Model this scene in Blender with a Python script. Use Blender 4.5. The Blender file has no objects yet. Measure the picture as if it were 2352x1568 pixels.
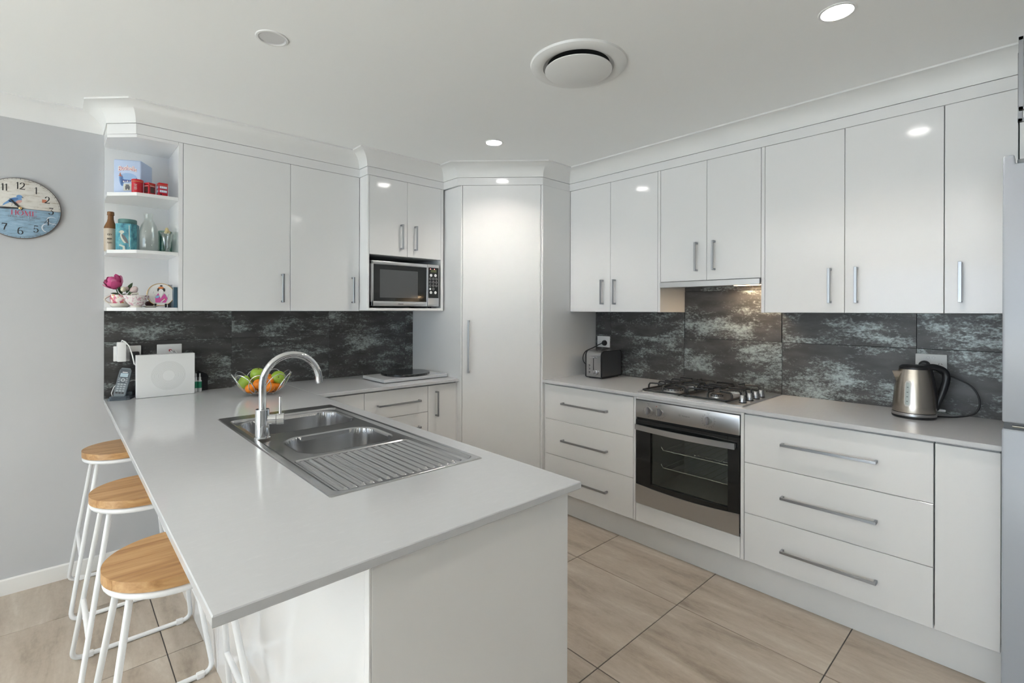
import bpy, bmesh, math, random
from mathutils import Vector, Matrix
random.seed(11)
PI = math.pi
SC = bpy.context.scene
COL = SC.collection

# ------------------------------------------------------------------ camera
EYE = 1.3775
YAW, ROLL, FPX = 0.7459, 0.0030, 1126.92
cam = bpy.data.cameras.new('camera')
cam.sensor_width = 36.0
cam.lens = FPX * 36.0 / 2352.0
cam.shift_y = (713.385 - 784.0) / 2352.0
cam.clip_start = 0.05
cam_ob = bpy.data.objects.new('camera', cam)
COL.objects.link(cam_ob)
sy, cy = math.sin(YAW), math.cos(YAW)
cam_ob.matrix_world = (Matrix.Translation((0, 0, EYE)) @
    Matrix(((cy, 0, -sy, 0), (-sy, 0, -cy, 0), (0, 1, 0, 0), (0, 0, 0, 1))) @ Matrix.Rotation(ROLL, 4, 'Z'))
SC.camera = cam_ob

# ------------------------------------------------------------------ world, daylight, exposure
world = bpy.data.worlds.new('sky'); SC.world = world
world.use_nodes = True
bg = world.node_tree.nodes['Background']
bg.inputs[0].default_value = (0.72, 0.84, 1.0, 1); bg.inputs[1].default_value = 1.0
SC.view_settings.view_transform = 'Standard'
SC.view_settings.look = 'None'
SC.view_settings.exposure = 0.18
SC.view_settings.gamma = 1.0
SC.view_settings.use_curve_mapping = False
SC.cycles.max_bounces = 10
SC.cycles.diffuse_bounces = 6
SC.cycles.glossy_bounces = 5
SC.cycles.transmission_bounces = 8
SC.cycles.transparent_max_bounces = 12
SC.cycles.caustics_reflective = False
SC.cycles.caustics_refractive = False

ROOM_L, ROOM_F = -4.8, -6.0          # left wall x, wall behind the viewer y
def daylight(name, loc, rot, sx, sz, power, col):
    l = bpy.data.lights.new(name, 'AREA'); l.shape = 'RECTANGLE'
    l.size = sx; l.size_y = sz; l.energy = power; l.color = col
    o = bpy.data.objects.new(name, l); COL.objects.link(o)
    o.location = loc; o.rotation_euler = rot
    return o
# glazed sliding door in the left wall
daylight('daylight_door', (ROOM_L + 0.03, 0.35, 1.10), (0, -PI / 2, 0), 2.0, 3.7, 60.0, (0.70, 0.84, 1.0))
# added sunlight through the glazed door; bounce off the unseen floor lifts the ceiling
bounce_sun = bpy.data.lights.new('bounce_sun', 'SUN'); bounce_sun.energy = 165.0; bounce_sun.angle = 0.01; bounce_sun.color = (0.78, 0.89, 1.0)
bounce_sun_ob = bpy.data.objects.new('bounce_sun', bounce_sun); COL.objects.link(bounce_sun_ob)
bounce_sun_ob.rotation_euler = Vector((0.68, 0.10, -0.72)).to_track_quat('-Z', 'Y').to_euler()

# ------------------------------------------------------------------ key dimensions (metres)
XR, XF, XU = 3.061, 2.4645, 2.7543      # right tile face, right bench front, right wall-cabinet face
YB, YF, YU, YM = 3.395, 2.7817, 3.0668, 2.9531   # back tile face, back bench front, wall-cabinet face, microwave unit face
WALL_R, WALL_B = 3.069, 3.403
BZ, BT = 0.9005, 0.020                   # bench top, slab thickness
ZU, ZDT, ZC, ZT = 1.371, 2.253, 2.310, 2.399     # wall cabinet bottom, door top, cornice bottom, ceiling
XD, YD = 2.4845, 2.8017                  # base door faces

# ------------------------------------------------------------------ mesh helpers
class MB:
    def __init__(s, M=None):
        s.v = []; s.f = []; s.M = M
    def add(s, vs, fs):
        b = len(s.v)
        if s.M is not None:
            vs = [tuple(s.M @ Vector(p)) for p in vs]
        s.v.extend(vs); s.f.extend([tuple(i + b for i in f) for f in fs])
        return s
    def box(s, x0, x1, y0, y1, z0, z1):
        return s.add([(x0, y0, z0), (x1, y0, z0), (x1, y1, z0), (x0, y1, z0), (x0, y0, z1), (x1, y0, z1), (x1, y1, z1), (x0, y1, z1)],
                     [(0, 3, 2, 1), (4, 5, 6, 7), (0, 1, 5, 4), (1, 2, 6, 5), (2, 3, 7, 6), (3, 0, 4, 7)])
    def rbox(s, x0, x1, y0, y1, z0, z1, r=0.002, seg=1):
        bm = bmesh.new()
        bmesh.ops.create_cube(bm, size=1.0)
        for v in bm.verts:
            v.co = Vector((x0 + (v.co.x + .5) * (x1 - x0), y0 + (v.co.y + .5) * (y1 - y0), z0 + (v.co.z + .5) * (z1 - z0)))
        bmesh.ops.bevel(bm, geom=list(bm.edges), offset=r, segments=seg, profile=0.5, affect='EDGES')
        bm.verts.index_update()
        vs = [tuple(v.co) for v in bm.verts]; fs = [tuple(v.index for v in f.verts) for f in bm.faces]
        bm.free()
        return s.add(vs, fs)
    def prism(s, poly, h0, h1, axis='z'):
        n = len(poly)
        def p(a, b, h):
            return {'z': (a, b, h), 'x': (h, a, b), 'y': (a, h, b)}[axis]
        vs = [p(a, b, h0) for a, b in poly] + [p(a, b, h1) for a, b in poly]
        return s.add(vs, [tuple(range(n))[::-1], tuple(range(n, 2 * n))] + [(i, (i + 1) % n, n + (i + 1) % n, n + i) for i in range(n)])
    def cyl(s, p0, p1, r0, r1=None, n=24, cap=True):
        r1 = r0 if r1 is None else r1
        p0, p1 = Vector(p0), Vector(p1)
        d = (p1 - p0).normalized()
        a = d.orthogonal().normalized(); b = d.cross(a)
        vs = []
        for p, r in ((p0, r0), (p1, r1)):
            for i in range(n):
                t = 2 * PI * i / n
                vs.append(tuple(p + (a * math.cos(t) + b * math.sin(t)) * r))
        fs = [(i, (i + 1) % n, n + (i + 1) % n, n + i) for i in range(n)]
        if cap: fs += [tuple(range(n))[::-1], tuple(range(n, 2 * n))]
        return s.add(vs, fs)
    def tube(s, pts, r, n=8, closed=False):
        pts = [Vector(p) for p in pts]; m = len(pts)
        rs = r if isinstance(r, (list, tuple)) else [r] * m
        vs = []; a = None
        for i, p in enumerate(pts):
            if closed: t = pts[(i + 1) % m] - pts[i - 1]
            else: t = pts[min(i + 1, m - 1)] - pts[max(i - 1, 0)]
            t.normalize()
            if a is None: a = t.orthogonal().normalized()
            else:
                a = a - t * a.dot(t)
                a = t.orthogonal().normalized() if a.length < 1e-6 else a.normalized()
            b = t.cross(a)
            for k in range(n):
                q = 2 * PI * k / n
                vs.append(tuple(p + (a * math.cos(q) + b * math.sin(q)) * rs[i]))
        fs = []
        for i in range(m if closed else m - 1):
            j = (i + 1) % m
            off = 0
            if closed and j == 0:      # match twist
                best = min(range(n), key=lambda o: (Vector(vs[i * n]) - Vector(vs[o])).length)
                off = best
            for k in range(n):
                fs.append((i * n + k, i * n + (k + 1) % n, j * n + (k + 1 + off) % n, j * n + (k + off) % n))
        if not closed: fs += [tuple(range(n))[::-1], tuple(range((m - 1) * n, m * n))]
        return s.add(vs, fs)
    def lathe(s, prof, c=(0, 0, 0), n=32, M=None):
        vs = []; idx = []
        for r, z in prof:
            if r < 1e-6:
                idx.append([len(vs)] * n); vs.append((0, 0, z))
            else:
                idx.append(list(range(len(vs), len(vs) + n)))
                vs += [(r * math.cos(2 * PI * i / n), r * math.sin(2 * PI * i / n), z) for i in range(n)]
        fs = []
        for k in range(len(prof) - 1):
            A, B = idx[k], idx[k + 1]
            for i in range(n):
                j = (i + 1) % n
                q = [A[i], A[j], B[j], B[i]]
                u = []
                for e in q:
                    if e not in u: u.append(e)
                if len(u) > 2: fs.append(tuple(u))
        T = M if M is not None else Matrix.Translation(c)
        return s.add([tuple(T @ Vector(p)) for p in vs], fs)
    def ell(s, c, rx, ry, rz, n=20, m=12, M=None):
        prof = [(math.sin(PI * k / m), -math.cos(PI * k / m)) for k in range(m + 1)]
        prof[0] = (0, -1); prof[-1] = (0, 1)
        T = Matrix.Translation(c) @ (M if M is not None else Matrix()) @ Matrix.Diagonal((rx, ry, rz, 1))
        return s.lathe(prof, n=n, M=T)
    def quad(s, *pts):
        return s.add(list(pts), [tuple(range(len(pts)))])
    def build(s, name, mat, parent=None, loc=None, smooth=35, recalc=True):
        me = bpy.data.meshes.new(name)
        if parent is not None: off = world_loc(parent)
        else: off = Vector(loc) if loc is not None else Vector((0, 0, 0))
        me.from_pydata([tuple(Vector(p) - off) for p in s.v], [], s.f)
        if recalc:
            bm = bmesh.new(); bm.from_mesh(me)
            bmesh.ops.recalc_face_normals(bm, faces=list(bm.faces))
            bm.to_mesh(me); bm.free()
        if smooth:
            me.polygons.foreach_set('use_smooth', [True] * len(me.polygons))
            me.set_sharp_from_angle(angle=math.radians(smooth))
        me.materials.append(mat)
        o = bpy.data.objects.new(name, me); COL.objects.link(o)
        if parent is not None: o.parent = parent
        else: o.location = off
        return o
def world_loc(o):
    v = Vector((0, 0, 0))
    while o is not None:
        v = v + Vector(o.location); o = o.parent
    return v
def tag(o, label=None, cat=None, group=None, kind=None):
    if label: o['label'] = label
    if cat: o['category'] = cat
    if group: o['group'] = group
    if kind: o['kind'] = kind
    return o
def thing(name, label, cat, loc=(0, 0, 0), group=None):
    o = bpy.data.objects.new(name, None); COL.objects.link(o)
    o.location = loc; o.empty_display_size = 0.05
    return tag(o, label, cat, group)
def struct(name, mb, mat, label=None, **k):
    return tag(mb.build(name, mat, **k), label, None, None, 'structure')
def copy_thing(o, loc, label):
    c = o.copy(); COL.objects.link(c); c.location = loc; c['label'] = label
    for ch in o.children:
        d = ch.copy(); COL.objects.link(d); d.parent = c
        for g in ch.children:
            e = g.copy(); COL.objects.link(e); e.parent = d
    return c
# frames: local (a along the face, b out of the face, c up)
def FX(X): return Matrix(((0, -1, 0, X), (1, 0, 0, 0), (0, 0, 1, 0), (0, 0, 0, 1)))     # facing -x, a = y
def FY(Y): return Matrix(((1, 0, 0, 0), (0, -1, 0, Y), (0, 0, 1, 0), (0, 0, 0, 1)))     # facing -y, a = x
def frame(o, right, up):
    r = Vector(right).normalized(); u = Vector(up).normalized(); n = r.cross(u)
    return Matrix(((r.x, u.x, n.x, o[0]), (r.y, u.y, n.y, o[1]), (r.z, u.z, n.z, o[2]), (0, 0, 0, 1)))

def lettering(body, w, h, M, mat, parent, name='lettering', arc=0.0, bold=0.0, depth=0.0004):
    """flat raised letters fitted to w x h, centred on M's origin (M: x right, y up, z out)"""
    cu = bpy.data.curves.new('txt', 'FONT'); cu.body = body; cu.size = 1.0
    cu.offset = bold; cu.extrude = 0.0; cu.resolution_u = 3
    t = bpy.data.objects.new('txt', cu); COL.objects.link(t)
    dg = bpy.context.evaluated_depsgraph_get()
    me = bpy.data.meshes.new_from_object(t.evaluated_get(dg))
    bpy.data.objects.remove(t); bpy.data.curves.remove(cu)
    xs = [v.co.x for v in me.vertices]; ys = [v.co.y for v in me.vertices]
    x0, x1, y0, y1 = min(xs), max(xs), min(ys), max(ys)
    off = world_loc(parent)
    for v in me.vertices:
        x = (v.co.x - (x0 + x1) / 2) * w / (x1 - x0); y = (v.co.y - (y0 + y1) / 2) * h / (y1 - y0)
        y -= arc * (x / (w / 2)) ** 2
        v.co = (M @ Vector((x, y, depth))) - off
    me.materials.clear(); me.materials.append(mat); me.name = name
    o = bpy.data.objects.new(name, me); COL.objects.link(o); o.parent = parent
    return o

# ------------------------------------------------------------------ materials
def mat(name, col=(0.8, 0.8, 0.8), rough=0.5, metal=0.0, **k):
    m = bpy.data.materials.new(name); m.use_nodes = True
    b = m.node_tree.nodes['Principled BSDF']
    b.inputs['Base Color'].default_value = (*col, 1); b.inputs['Roughness'].default_value = rough; b.inputs['Metallic'].default_value = metal
    for a, v in k.items():
        b.inputs[a.replace('_', ' ')].default_value = v
    return m
def nodes(m):
    nt = m.node_tree
    return nt, nt.nodes['Principled BSDF']
def N(nt, kind, **k):
    n = nt.nodes.new(kind)
    for a, v in k.items():
        if a.startswith('i_'):
            key = a[2:].replace('_', ' ')
            n.inputs[int(key) if key.isdigit() else key].default_value = v
        else: setattr(n, a, v)
    return n
def coords(nt, scale, rnd=0.0, use='Object'):
    tc = N(nt, 'ShaderNodeTexCoord'); mp = N(nt, 'ShaderNodeMapping')
    mp.inputs['Scale'].default_value = scale
    nt.links.new(tc.outputs[use], mp.inputs['Vector'])
    if rnd:
        oi = N(nt, 'ShaderNodeObjectInfo'); ml = N(nt, 'ShaderNodeMath', operation='MULTIPLY', i_1=rnd)
        nt.links.new(oi.outputs['Random'], ml.inputs[0]); nt.links.new(ml.outputs[0], mp.inputs['Location'])
    return mp.outputs[0]
def ramp(nt, fac, stops):
    r = N(nt, 'ShaderNodeValToRGB'); e = r.color_ramp.elements
    e[0].position, e[1].position = stops[0][0], stops[-1][0]
    e[0].color, e[1].color = (*stops[0][1], 1), (*stops[-1][1], 1)
    for p, c in stops[1:-1]:
        q = e.new(p); q.color = (*c, 1)
    nt.links.new(fac, r.inputs[0]); return r.outputs[0]
def bump(nt, b, fac, strength, dist=0.001):
    n = N(nt, 'ShaderNodeBump', i_Strength=strength, i_Distance=dist)
    nt.links.new(fac, n.inputs['Height']); nt.links.new(n.outputs[0], b.inputs['Normal'])

M = {}
M['cab'] = mat('cabinet_white', (0.81, 0.81, 0.812), 0.10)
M['cab_in'] = mat('cabinet_inside_white', (0.80, 0.80, 0.79), 0.35)
M['wall'] = mat('wall_paint', (0.52, 0.525, 0.54), 0.75)
M['ceil'] = mat('ceiling_paint', (0.90, 0.905, 0.90), 0.85)
M['trim'] = mat('trim_paint', (0.80, 0.80, 0.79), 0.5)
M['skirt'] = mat('skirting_paint', (0.80, 0.79, 0.77), 0.4)
M['grout'] = mat('grout', (0.085, 0.08, 0.075), 0.9)
M['grout_dark'] = mat('grout_dark', (0.02, 0.02, 0.021), 0.9)
M['handle'] = mat('handle_satin', (0.40, 0.41, 0.43), 0.33, 1.0)
M['dark'] = mat('dark_gap', (0.012, 0.012, 0.012), 0.8)
M['black'] = mat('black_plastic', (0.014, 0.014, 0.016), 0.35)
M['iron'] = mat('cast_iron', (0.016, 0.017, 0.019), 0.42)
M['white'] = mat('white_plastic', (0.80, 0.80, 0.80), 0.3)
M['whitemetal'] = mat('white_powdercoat', (0.84, 0.85, 0.86), 0.3)
M['chrome'] = mat('chrome', (0.80, 0.81, 0.82), 0.05, 1.0)
M['grey'] = mat('grey_plastic', (0.35, 0.36, 0.37), 0.4)
M['fridge'] = mat('fridge_enamel', (0.42, 0.45, 0.50), 0.25)
M['gasket'] = mat('gasket', (0.25, 0.26, 0.27), 0.6)
M['gold'] = mat('gold_rim', (0.75, 0.50, 0.22), 0.2, 1.0)
M['red'] = mat('red_enamel', (0.52, 0.012, 0.025), 0.3)
M['redtext'] = mat('red_print', (0.55, 0.05, 0.10), 0.6)
M['blacktext'] = mat('black_print', (0.02, 0.018, 0.018), 0.6)
M['greytext'] = mat('grey_print', (0.16, 0.16, 0.17), 0.6)
M['whitetext'] = mat('white_print', (0.85, 0.83, 0.80), 0.6)
M['navy'] = mat('navy_print', (0.02, 0.05, 0.26), 0.5)

m = mat('stainless', (0.56, 0.56, 0.565), 0.27, 1.0); nt, b = nodes(m)
nz = N(nt, 'ShaderNodeTexNoise', i_Scale=1.0, i_Detail=4.0)
nt.links.new(coords(nt, (700, 14, 700)), nz.inputs['Vector'])
mr = N(nt, 'ShaderNodeMapRange', i_3=0.26, i_4=0.32); nt.links.new(nz.outputs[0], mr.inputs[0]); nt.links.new(mr.outputs[0], b.inputs['Roughness'])
M['steel'] = m
M['steel_sink'] = mat('sink_steel', (0.50, 0.50, 0.505), 0.24, 1.0)
m = mat('kettle_steel', (0.60, 0.54, 0.47), 0.26, 1.0); M['kettle'] = m

# engineered stone bench
m = mat('bench_stone', (0.62, 0.62, 0.62), 0.10); nt, b = nodes(m)
nz = N(nt, 'ShaderNodeTexNoise', i_Scale=1.0, i_Detail=6.0, i_Roughness=0.7)
nt.links.new(coords(nt, (30, 90, 30)), nz.inputs['Vector'])
c = ramp(nt, nz.outputs[0], [(0.30, (0.56, 0.57, 0.59)), (0.58, (0.57, 0.58, 0.60)), (0.78, (0.61, 0.62, 0.637))])
nt.links.new(c, b.inputs['Base Color'])
M['stone'] = m

# splashback tile: charcoal with worn metallic patches in horizontal streaks
def splash(name, ax):
    m = mat(name, (0.03, 0.03, 0.03), 0.4); nt, b = nodes(m)
    n1 = N(nt, 'ShaderNodeTexNoise', i_Scale=1.0, i_Detail=5.0, i_Roughness=0.65)
    nt.links.new(coords(nt, (4.2, 4.2, 11.0), 41.0), n1.inputs['Vector'])
    n2 = N(nt, 'ShaderNodeTexNoise', i_Scale=1.0, i_Detail=8.0, i_Roughness=0.80)
    nt.links.new(coords(nt, (55, 55, 105), 23.0), n2.inputs['Vector'])
    ad = N(nt, 'ShaderNodeMath', operation='MULTIPLY_ADD', i_1=1.20); nt.links.new(n1.outputs[0], ad.inputs[0]); nt.links.new(n2.outputs[0], ad.inputs[2])
    mr = N(nt, 'ShaderNodeMapRange', interpolation_type='SMOOTHSTEP', i_1=1.08, i_2=1.38, i_3=0.0, i_4=1.0)
    nt.links.new(ad.outputs[0], mr.inputs[0])
    n3 = N(nt, 'ShaderNodeTexNoise', i_Scale=1.0, i_Detail=5.0)
    nt.links.new(coords(nt, (7, 7, 22), 13.0), n3.inputs['Vector'])
    base = ramp(nt, n3.outputs[0], [(0.3, (0.034, 0.032, 0.031)), (0.7, (0.078, 0.075, 0.074))])
    mx = N(nt, 'ShaderNodeMix', data_type='RGBA')
    nt.links.new(mr.outputs[0], mx.inputs[0]); nt.links.new(base, mx.inputs[6]); mx.inputs[7].default_value = (0.39, 0.435, 0.43, 1)
    nt.links.new(mx.outputs[2], b.inputs['Base Color'])
    mm = N(nt, 'ShaderNodeMath', operation='MULTIPLY', i_1=0.55); nt.links.new(mr.outputs[0], mm.inputs[0]); nt.links.new(mm.outputs[0], b.inputs['Metallic'])
    bump(nt, b, ad.outputs[0], 0.12, 0.002)
    return m
M['splash'] = splash('splash_tile', 0)

# floor tile: taupe, streaked
m = mat('floor_tile', (0.3, 0.26, 0.22), 0.33); nt, b = nodes(m)
n1 = N(nt, 'ShaderNodeTexNoise', i_Scale=1.0, i_Detail=7.0, i_Roughness=0.62, i_Distortion=0.4)
nt.links.new(coords(nt, (9, 1.6, 4), 57.0), n1.inputs['Vector'])
n2 = N(nt, 'ShaderNodeTexNoise', i_Scale=1.0, i_Detail=10.0, i_Roughness=0.75)
nt.links.new(coords(nt, (60, 26, 40), 31.0), n2.inputs['Vector'])
ad = N(nt, 'ShaderNodeMath', operation='MULTIPLY_ADD', i_1=0.30); nt.links.new(n2.outputs[0], ad.inputs[0]); nt.links.new(n1.outputs[0], ad.inputs[2])
c = ramp(nt, ad.outputs[0], [(0.43, (0.25, 0.205, 0.160)), (0.60, (0.41, 0.345, 0.280)), (0.74, (0.49, 0.425, 0.355)), (0.90, (0.61, 0.555, 0.485))])
nt.links.new(c, b.inputs['Base Color'])
bump(nt, b, n2.outputs[0], 0.08, 0.001)
M['floor'] = m

# blond stool timber
m = mat('stool_timber', (0.55, 0.33, 0.15), 0.4); nt, b = nodes(m)
n1 = N(nt, 'ShaderNodeTexNoise', i_Scale=1.0, i_Detail=5.0, i_Roughness=0.6, i_Distortion=0.6)
nt.links.new(coords(nt, (4, 42, 42), 19.0), n1.inputs['Vector'])
c = ramp(nt, n1.outputs[0], [(0.30, (0.36, 0.185, 0.07)), (0.50, (0.50, 0.285, 0.12)), (0.68, (0.60, 0.375, 0.18))])
nt.links.new(c, b.inputs['Base Color'])
M['timber'] = m

# black marble
m = mat('black_marble', (0.02, 0.02, 0.02), 0.18); nt, b = nodes(m)
n1 = N(nt, 'ShaderNodeTexNoise', i_Scale=1.0, i_Detail=8.0, i_Roughness=0.7, i_Distortion=1.2)
nt.links.new(coords(nt, (6, 22, 8)), n1.inputs['Vector'])
c = ramp(nt, n1.outputs[0], [(0.50, (0.014, 0.015, 0.016)), (0.62, (0.05, 0.052, 0.055)), (0.72, (0.22, 0.22, 0.22))])
nt.links.new(c, b.inputs['Base Color'])
M['marble'] = m

def glassy(name, tint, fac=0.10, rough=0.02):
    m = bpy.data.materials.new(name); m.use_nodes = True; nt = m.node_tree
    nt.nodes.remove(nt.nodes['Principled BSDF'])
    out = nt.nodes['Material Output']
    tr = N(nt, 'ShaderNodeBsdfTransparent'); tr.inputs[0].default_value = (*tint, 1)
    gl = N(nt, 'ShaderNodeBsdfGlossy'); gl.inputs['Roughness'].default_value = rough
    lw = N(nt, 'ShaderNodeLayerWeight', i_Blend=0.5)
    pw = N(nt, 'ShaderNodeMath', operation='POWER', i_1=5.0); nt.links.new(lw.outputs['Facing'], pw.inputs[0])
    ml = N(nt, 'ShaderNodeMath', operation='MULTIPLY_ADD', i_1=0.9 - fac, i_2=fac, use_clamp=True); nt.links.new(pw.outputs[0], ml.inputs[0])
    mx = N(nt, 'ShaderNodeMixShader')
    nt.links.new(ml.outputs[0], mx.inputs[0]); nt.links.new(tr.outputs[0], mx.inputs[1]); nt.links.new(gl.outputs[0], mx.inputs[2])
    nt.links.new(mx.outputs[0], out.inputs['Surface'])
    return m
M['pane'] = glassy('window_pane', (0.92, 0.95, 0.95), 0.05)
M['ovenglass'] = glassy('oven_window', (0.86, 0.88, 0.86), 0.05)
M['bottleglass'] = glassy('clear_glass', (0.95, 0.965, 0.955), 0.06)
M['crystal'] = glassy('cut_crystal', (0.93, 0.945, 0.94), 0.13, 0.05)
M['greenglass'] = glassy('green_glass', (0.52, 0.70, 0.64), 0.10)
def emit(name, col, strength):
    m = mat(name, (0.9, 0.9, 0.9), 0.5); b = m.node_tree.nodes['Principled BSDF']
    b.inputs['Emission Color'].default_value = (*col, 1); b.inputs['Emission Strength'].default_value = strength
    return m
M['lamp'] = emit('downlight_lens', (1.0, 0.97, 0.93), 40.0)
M['hoodlamp'] = emit('hood_lamp_lens', (1.0, 0.62, 0.30), 18.0)

# ================================================================== SETTING
# floor: grout bed + 600 mm tiles
TX0, TY0, PIT, GAP = 2.135, 0.560, 0.604, 0.004
fl = struct('floor', MB().box(ROOM_L, WALL_R, ROOM_F, WALL_B, -0.06, -0.0025), M['grout'], 'taupe stone-look tiled floor')
tile_cache = {}
def floor_tile(x0, x1, y0, y1):
    w, d = round(x1 - x0, 4), round(y1 - y0, 4)
    key = (w, d)
    if key not in tile_cache:
        o = MB().rbox(-w / 2, w / 2, -d / 2, d / 2, -0.012, 0.0, 0.001).build('tile', M['floor'], smooth=30)
        tile_cache[key] = o
    else:
        o = tile_cache[key].copy(); COL.objects.link(o)
    o.location = ((x0 + x1) / 2, (y0 + y1) / 2, 0); o.parent = fl
kx0 = math.floor((ROOM_L - TX0) / PIT); ky0 = math.floor((ROOM_F - TY0) / PIT)
for i in range(kx0, 3):
    for j in range(ky0, 6):
        x0 = max(TX0 + i * PIT + GAP / 2, ROOM_L); x1 = min(TX0 + (i + 1) * PIT - GAP / 2, WALL_R)
        y0 = max(TY0 + j * PIT + GAP / 2, ROOM_F); y1 = min(TY0 + (j + 1) * PIT - GAP / 2, WALL_B)
        if x1 - x0 > 0.02 and y1 - y0 > 0.02:
            floor_tile(x0, x1, y0, y1)

wb = struct('wall_back', MB().box(ROOM_L - 0.1, WALL_R + 0.1, WALL_B, WALL_B + 0.1, -0.06, ZT + 0.05), M['wall'], 'cool grey painted back wall')
wr = struct('wall_right', MB().box(WALL_R, WALL_R + 0.1, ROOM_F - 0.1, WALL_B, -0.06, ZT + 0.05), M['wall'], 'right wall behind the cooking bench')
# left wall with glazed door opening 
DY0, DY1, DZ1 = -1.50, 2.20, 2.10
mb = MB()
mb.box(ROOM_L - 0.1, ROOM_L, ROOM_F - 0.1, DY0, -0.06, ZT + 0.05).box(ROOM_L - 0.1, ROOM_L, DY1, WALL_B, -0.06, ZT + 0.05).box(ROOM_L - 0.1, ROOM_L, DY0, DY1, DZ1, ZT + 0.05)
struct('wall_left', mb, M['wall'], 'left wall with glazed sliding door')
struct('wall_front', MB().box(ROOM_L, WALL_R, ROOM_F - 0.1, ROOM_F, -0.06, ZT + 0.05), M['wall'], 'plain wall facing the kitchen')
d1 = struct('door_1', MB().box(ROOM_L - 0.08, ROOM_L - 0.03, DY0, DY0 + .06, 0, DZ1).box(ROOM_L - 0.08, ROOM_L - 0.03, DY1 - .06, DY1, 0, DZ1)
            .box(ROOM_L - 0.08, ROOM_L - 0.03, 0.32, 0.38, 0, DZ1).box(ROOM_L - 0.08, ROOM_L - 0.03, DY0, DY1, DZ1 - .06, DZ1).box(ROOM_L - 0.08, ROOM_L - 0.03, DY0, DY1, 0, .06), M['trim'], 'glazed sliding door')
MB().box(ROOM_L - .06, ROOM_L - .055, DY0 + .06, .32, .06, DZ1 - .06).build('pane', M['pane'], d1)
MB().box(ROOM_L - .06, ROOM_L - .055, .38, DY1 - .06, .06, DZ1 - .06).build('pane', M['pane'], d1)
struct('ceiling', MB().box(ROOM_L - 0.1, WALL_R + 0.1, ROOM_F - 0.1, WALL_B + 0.1, ZT, ZT + 0.08), M['ceil'], 'white flat plaster ceiling')
struct('baseboard_back', MB().prism([(WALL_B, 0), (WALL_B - .014, 0), (WALL_B - .014, .046), (WALL_B - .012, .070), (WALL_B - .007, .075), (WALL_B, .075)], ROOM_L, 0.449, 'x'),
       M['skirt'], 'white skirting board under grey wall', smooth=20)

# splashback tiles, each an object on its wall
def wall_tile(parent, M_, a0, a1, c0, c1):
    g = 0.0009
    o = MB(M_).rbox(a0 + g, a1 - g, -0.008, 0.0, c0 + g, c1 - g, 0.0006).build('tile', M['splash'], parent, smooth=30)
    # move the origin to the tile so that each has its own streaks
    return o
struct('trim_1', MB().box(0.178, 2.066, YB + .004, WALL_B, BZ - .02, ZU - .002).box(XR + .004, WALL_R, 0.02, 2.355, BZ - .02, ZU - .002).box(XR + .004, WALL_R, 1.024, 1.617, ZU - .002, 1.533), M['grout_dark'], 'dark grout of the splashback')
xs = [0.178, 0.784, 1.390, 1.996, 2.066]
for k in range(4):
    wall_tile(wb, FY(YB), xs[k], xs[k + 1], BZ - .012, 1.2045)
    wall_tile(wb, FY(YB), xs[k], xs[k + 1], 1.2045, ZU - .0005)
ys = [0.02, 0.4165, 1.0195, 1.6215, 2.2135, 2.355]
for k in range(5):
    wall_tile(wr, FX(XR), ys[k], ys[k + 1], BZ - .012, 1.2)
    wall_tile(wr, FX(XR), ys[k] if k != 2 else 1.0225, ys[k + 1] if k != 2 else 1.6185, 1.2, 1.506 if k == 2 else ZU - .0005)
wall_tile(wr, FX(XR), 1.0235, 1.6175, 1.506, 1.533)

# cornice: cove profile swept along the wall and cabinet faces, mitred
def cornice(name, path, label, drop=ZC, d=ZT - ZC):
    prof = [(0.0, drop - .004), (0.0045, drop - .004), (0.0045, drop)]
    for k in range(1, 12):
        t = PI / 2 * k / 12
        prof.append((0.0045 + (d - 0.006) * (1 - math.cos(t)), drop + (d - 0.008) * math.sin(t)))
    prof += [(d, ZT - .008), (d, ZT), (0.0, ZT)]
    n = len(path); P = [Vector((x, y)) for x, y in path]
    offs = []
    for i in range(n):
        dirs = []
        if i > 0: dirs.append((P[i] - P[i - 1]).normalized())
        if i < n - 1: dirs.append((P[i + 1] - P[i]).normalized())
        nr = [Vector((q.y, -q.x)) for q in dirs]       # right-hand normal = room side
        if len(nr) == 1: offs.append(nr[0])
        else:
            b = (nr[0] + nr[1]).normalized(); offs.append(b / max(0.2, b.dot(nr[0])))
    mb = MB(); m_ = len(prof); vs = []
    for i in range(n):
        for r, z in prof:
            q = P[i] + offs[i] * r
            vs.append((q.x, q.y, z))
    fs = []
    for i in range(n - 1):
        for k in range(m_):
            l = (k + 1) % m_
            fs.append((i * m_ + k, i * m_ + l, (i + 1) * m_ + l, (i + 1) * m_ + k))
    fs += [tuple(range(m_)), tuple(range((n - 1) * m_, n * m_))[::-1]]
    mb.add(vs, fs)
    return struct(name, mb, M['trim'], label, smooth=25)
PATH = [(ROOM_L, WALL_B), (0.176, WALL_B), (0.176, 3.172), (0.281, YU - .004), (1.457, YU - .004), (1.457, YM - .004), (2.046, YM - .004),
        (2.046, 2.779), (2.467, 2.358), (XU - .004, 2.358), (XU - .004, -1.35)]
cornice('trim_2', PATH, 'white cove cornice stepping around the cabinets')
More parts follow.
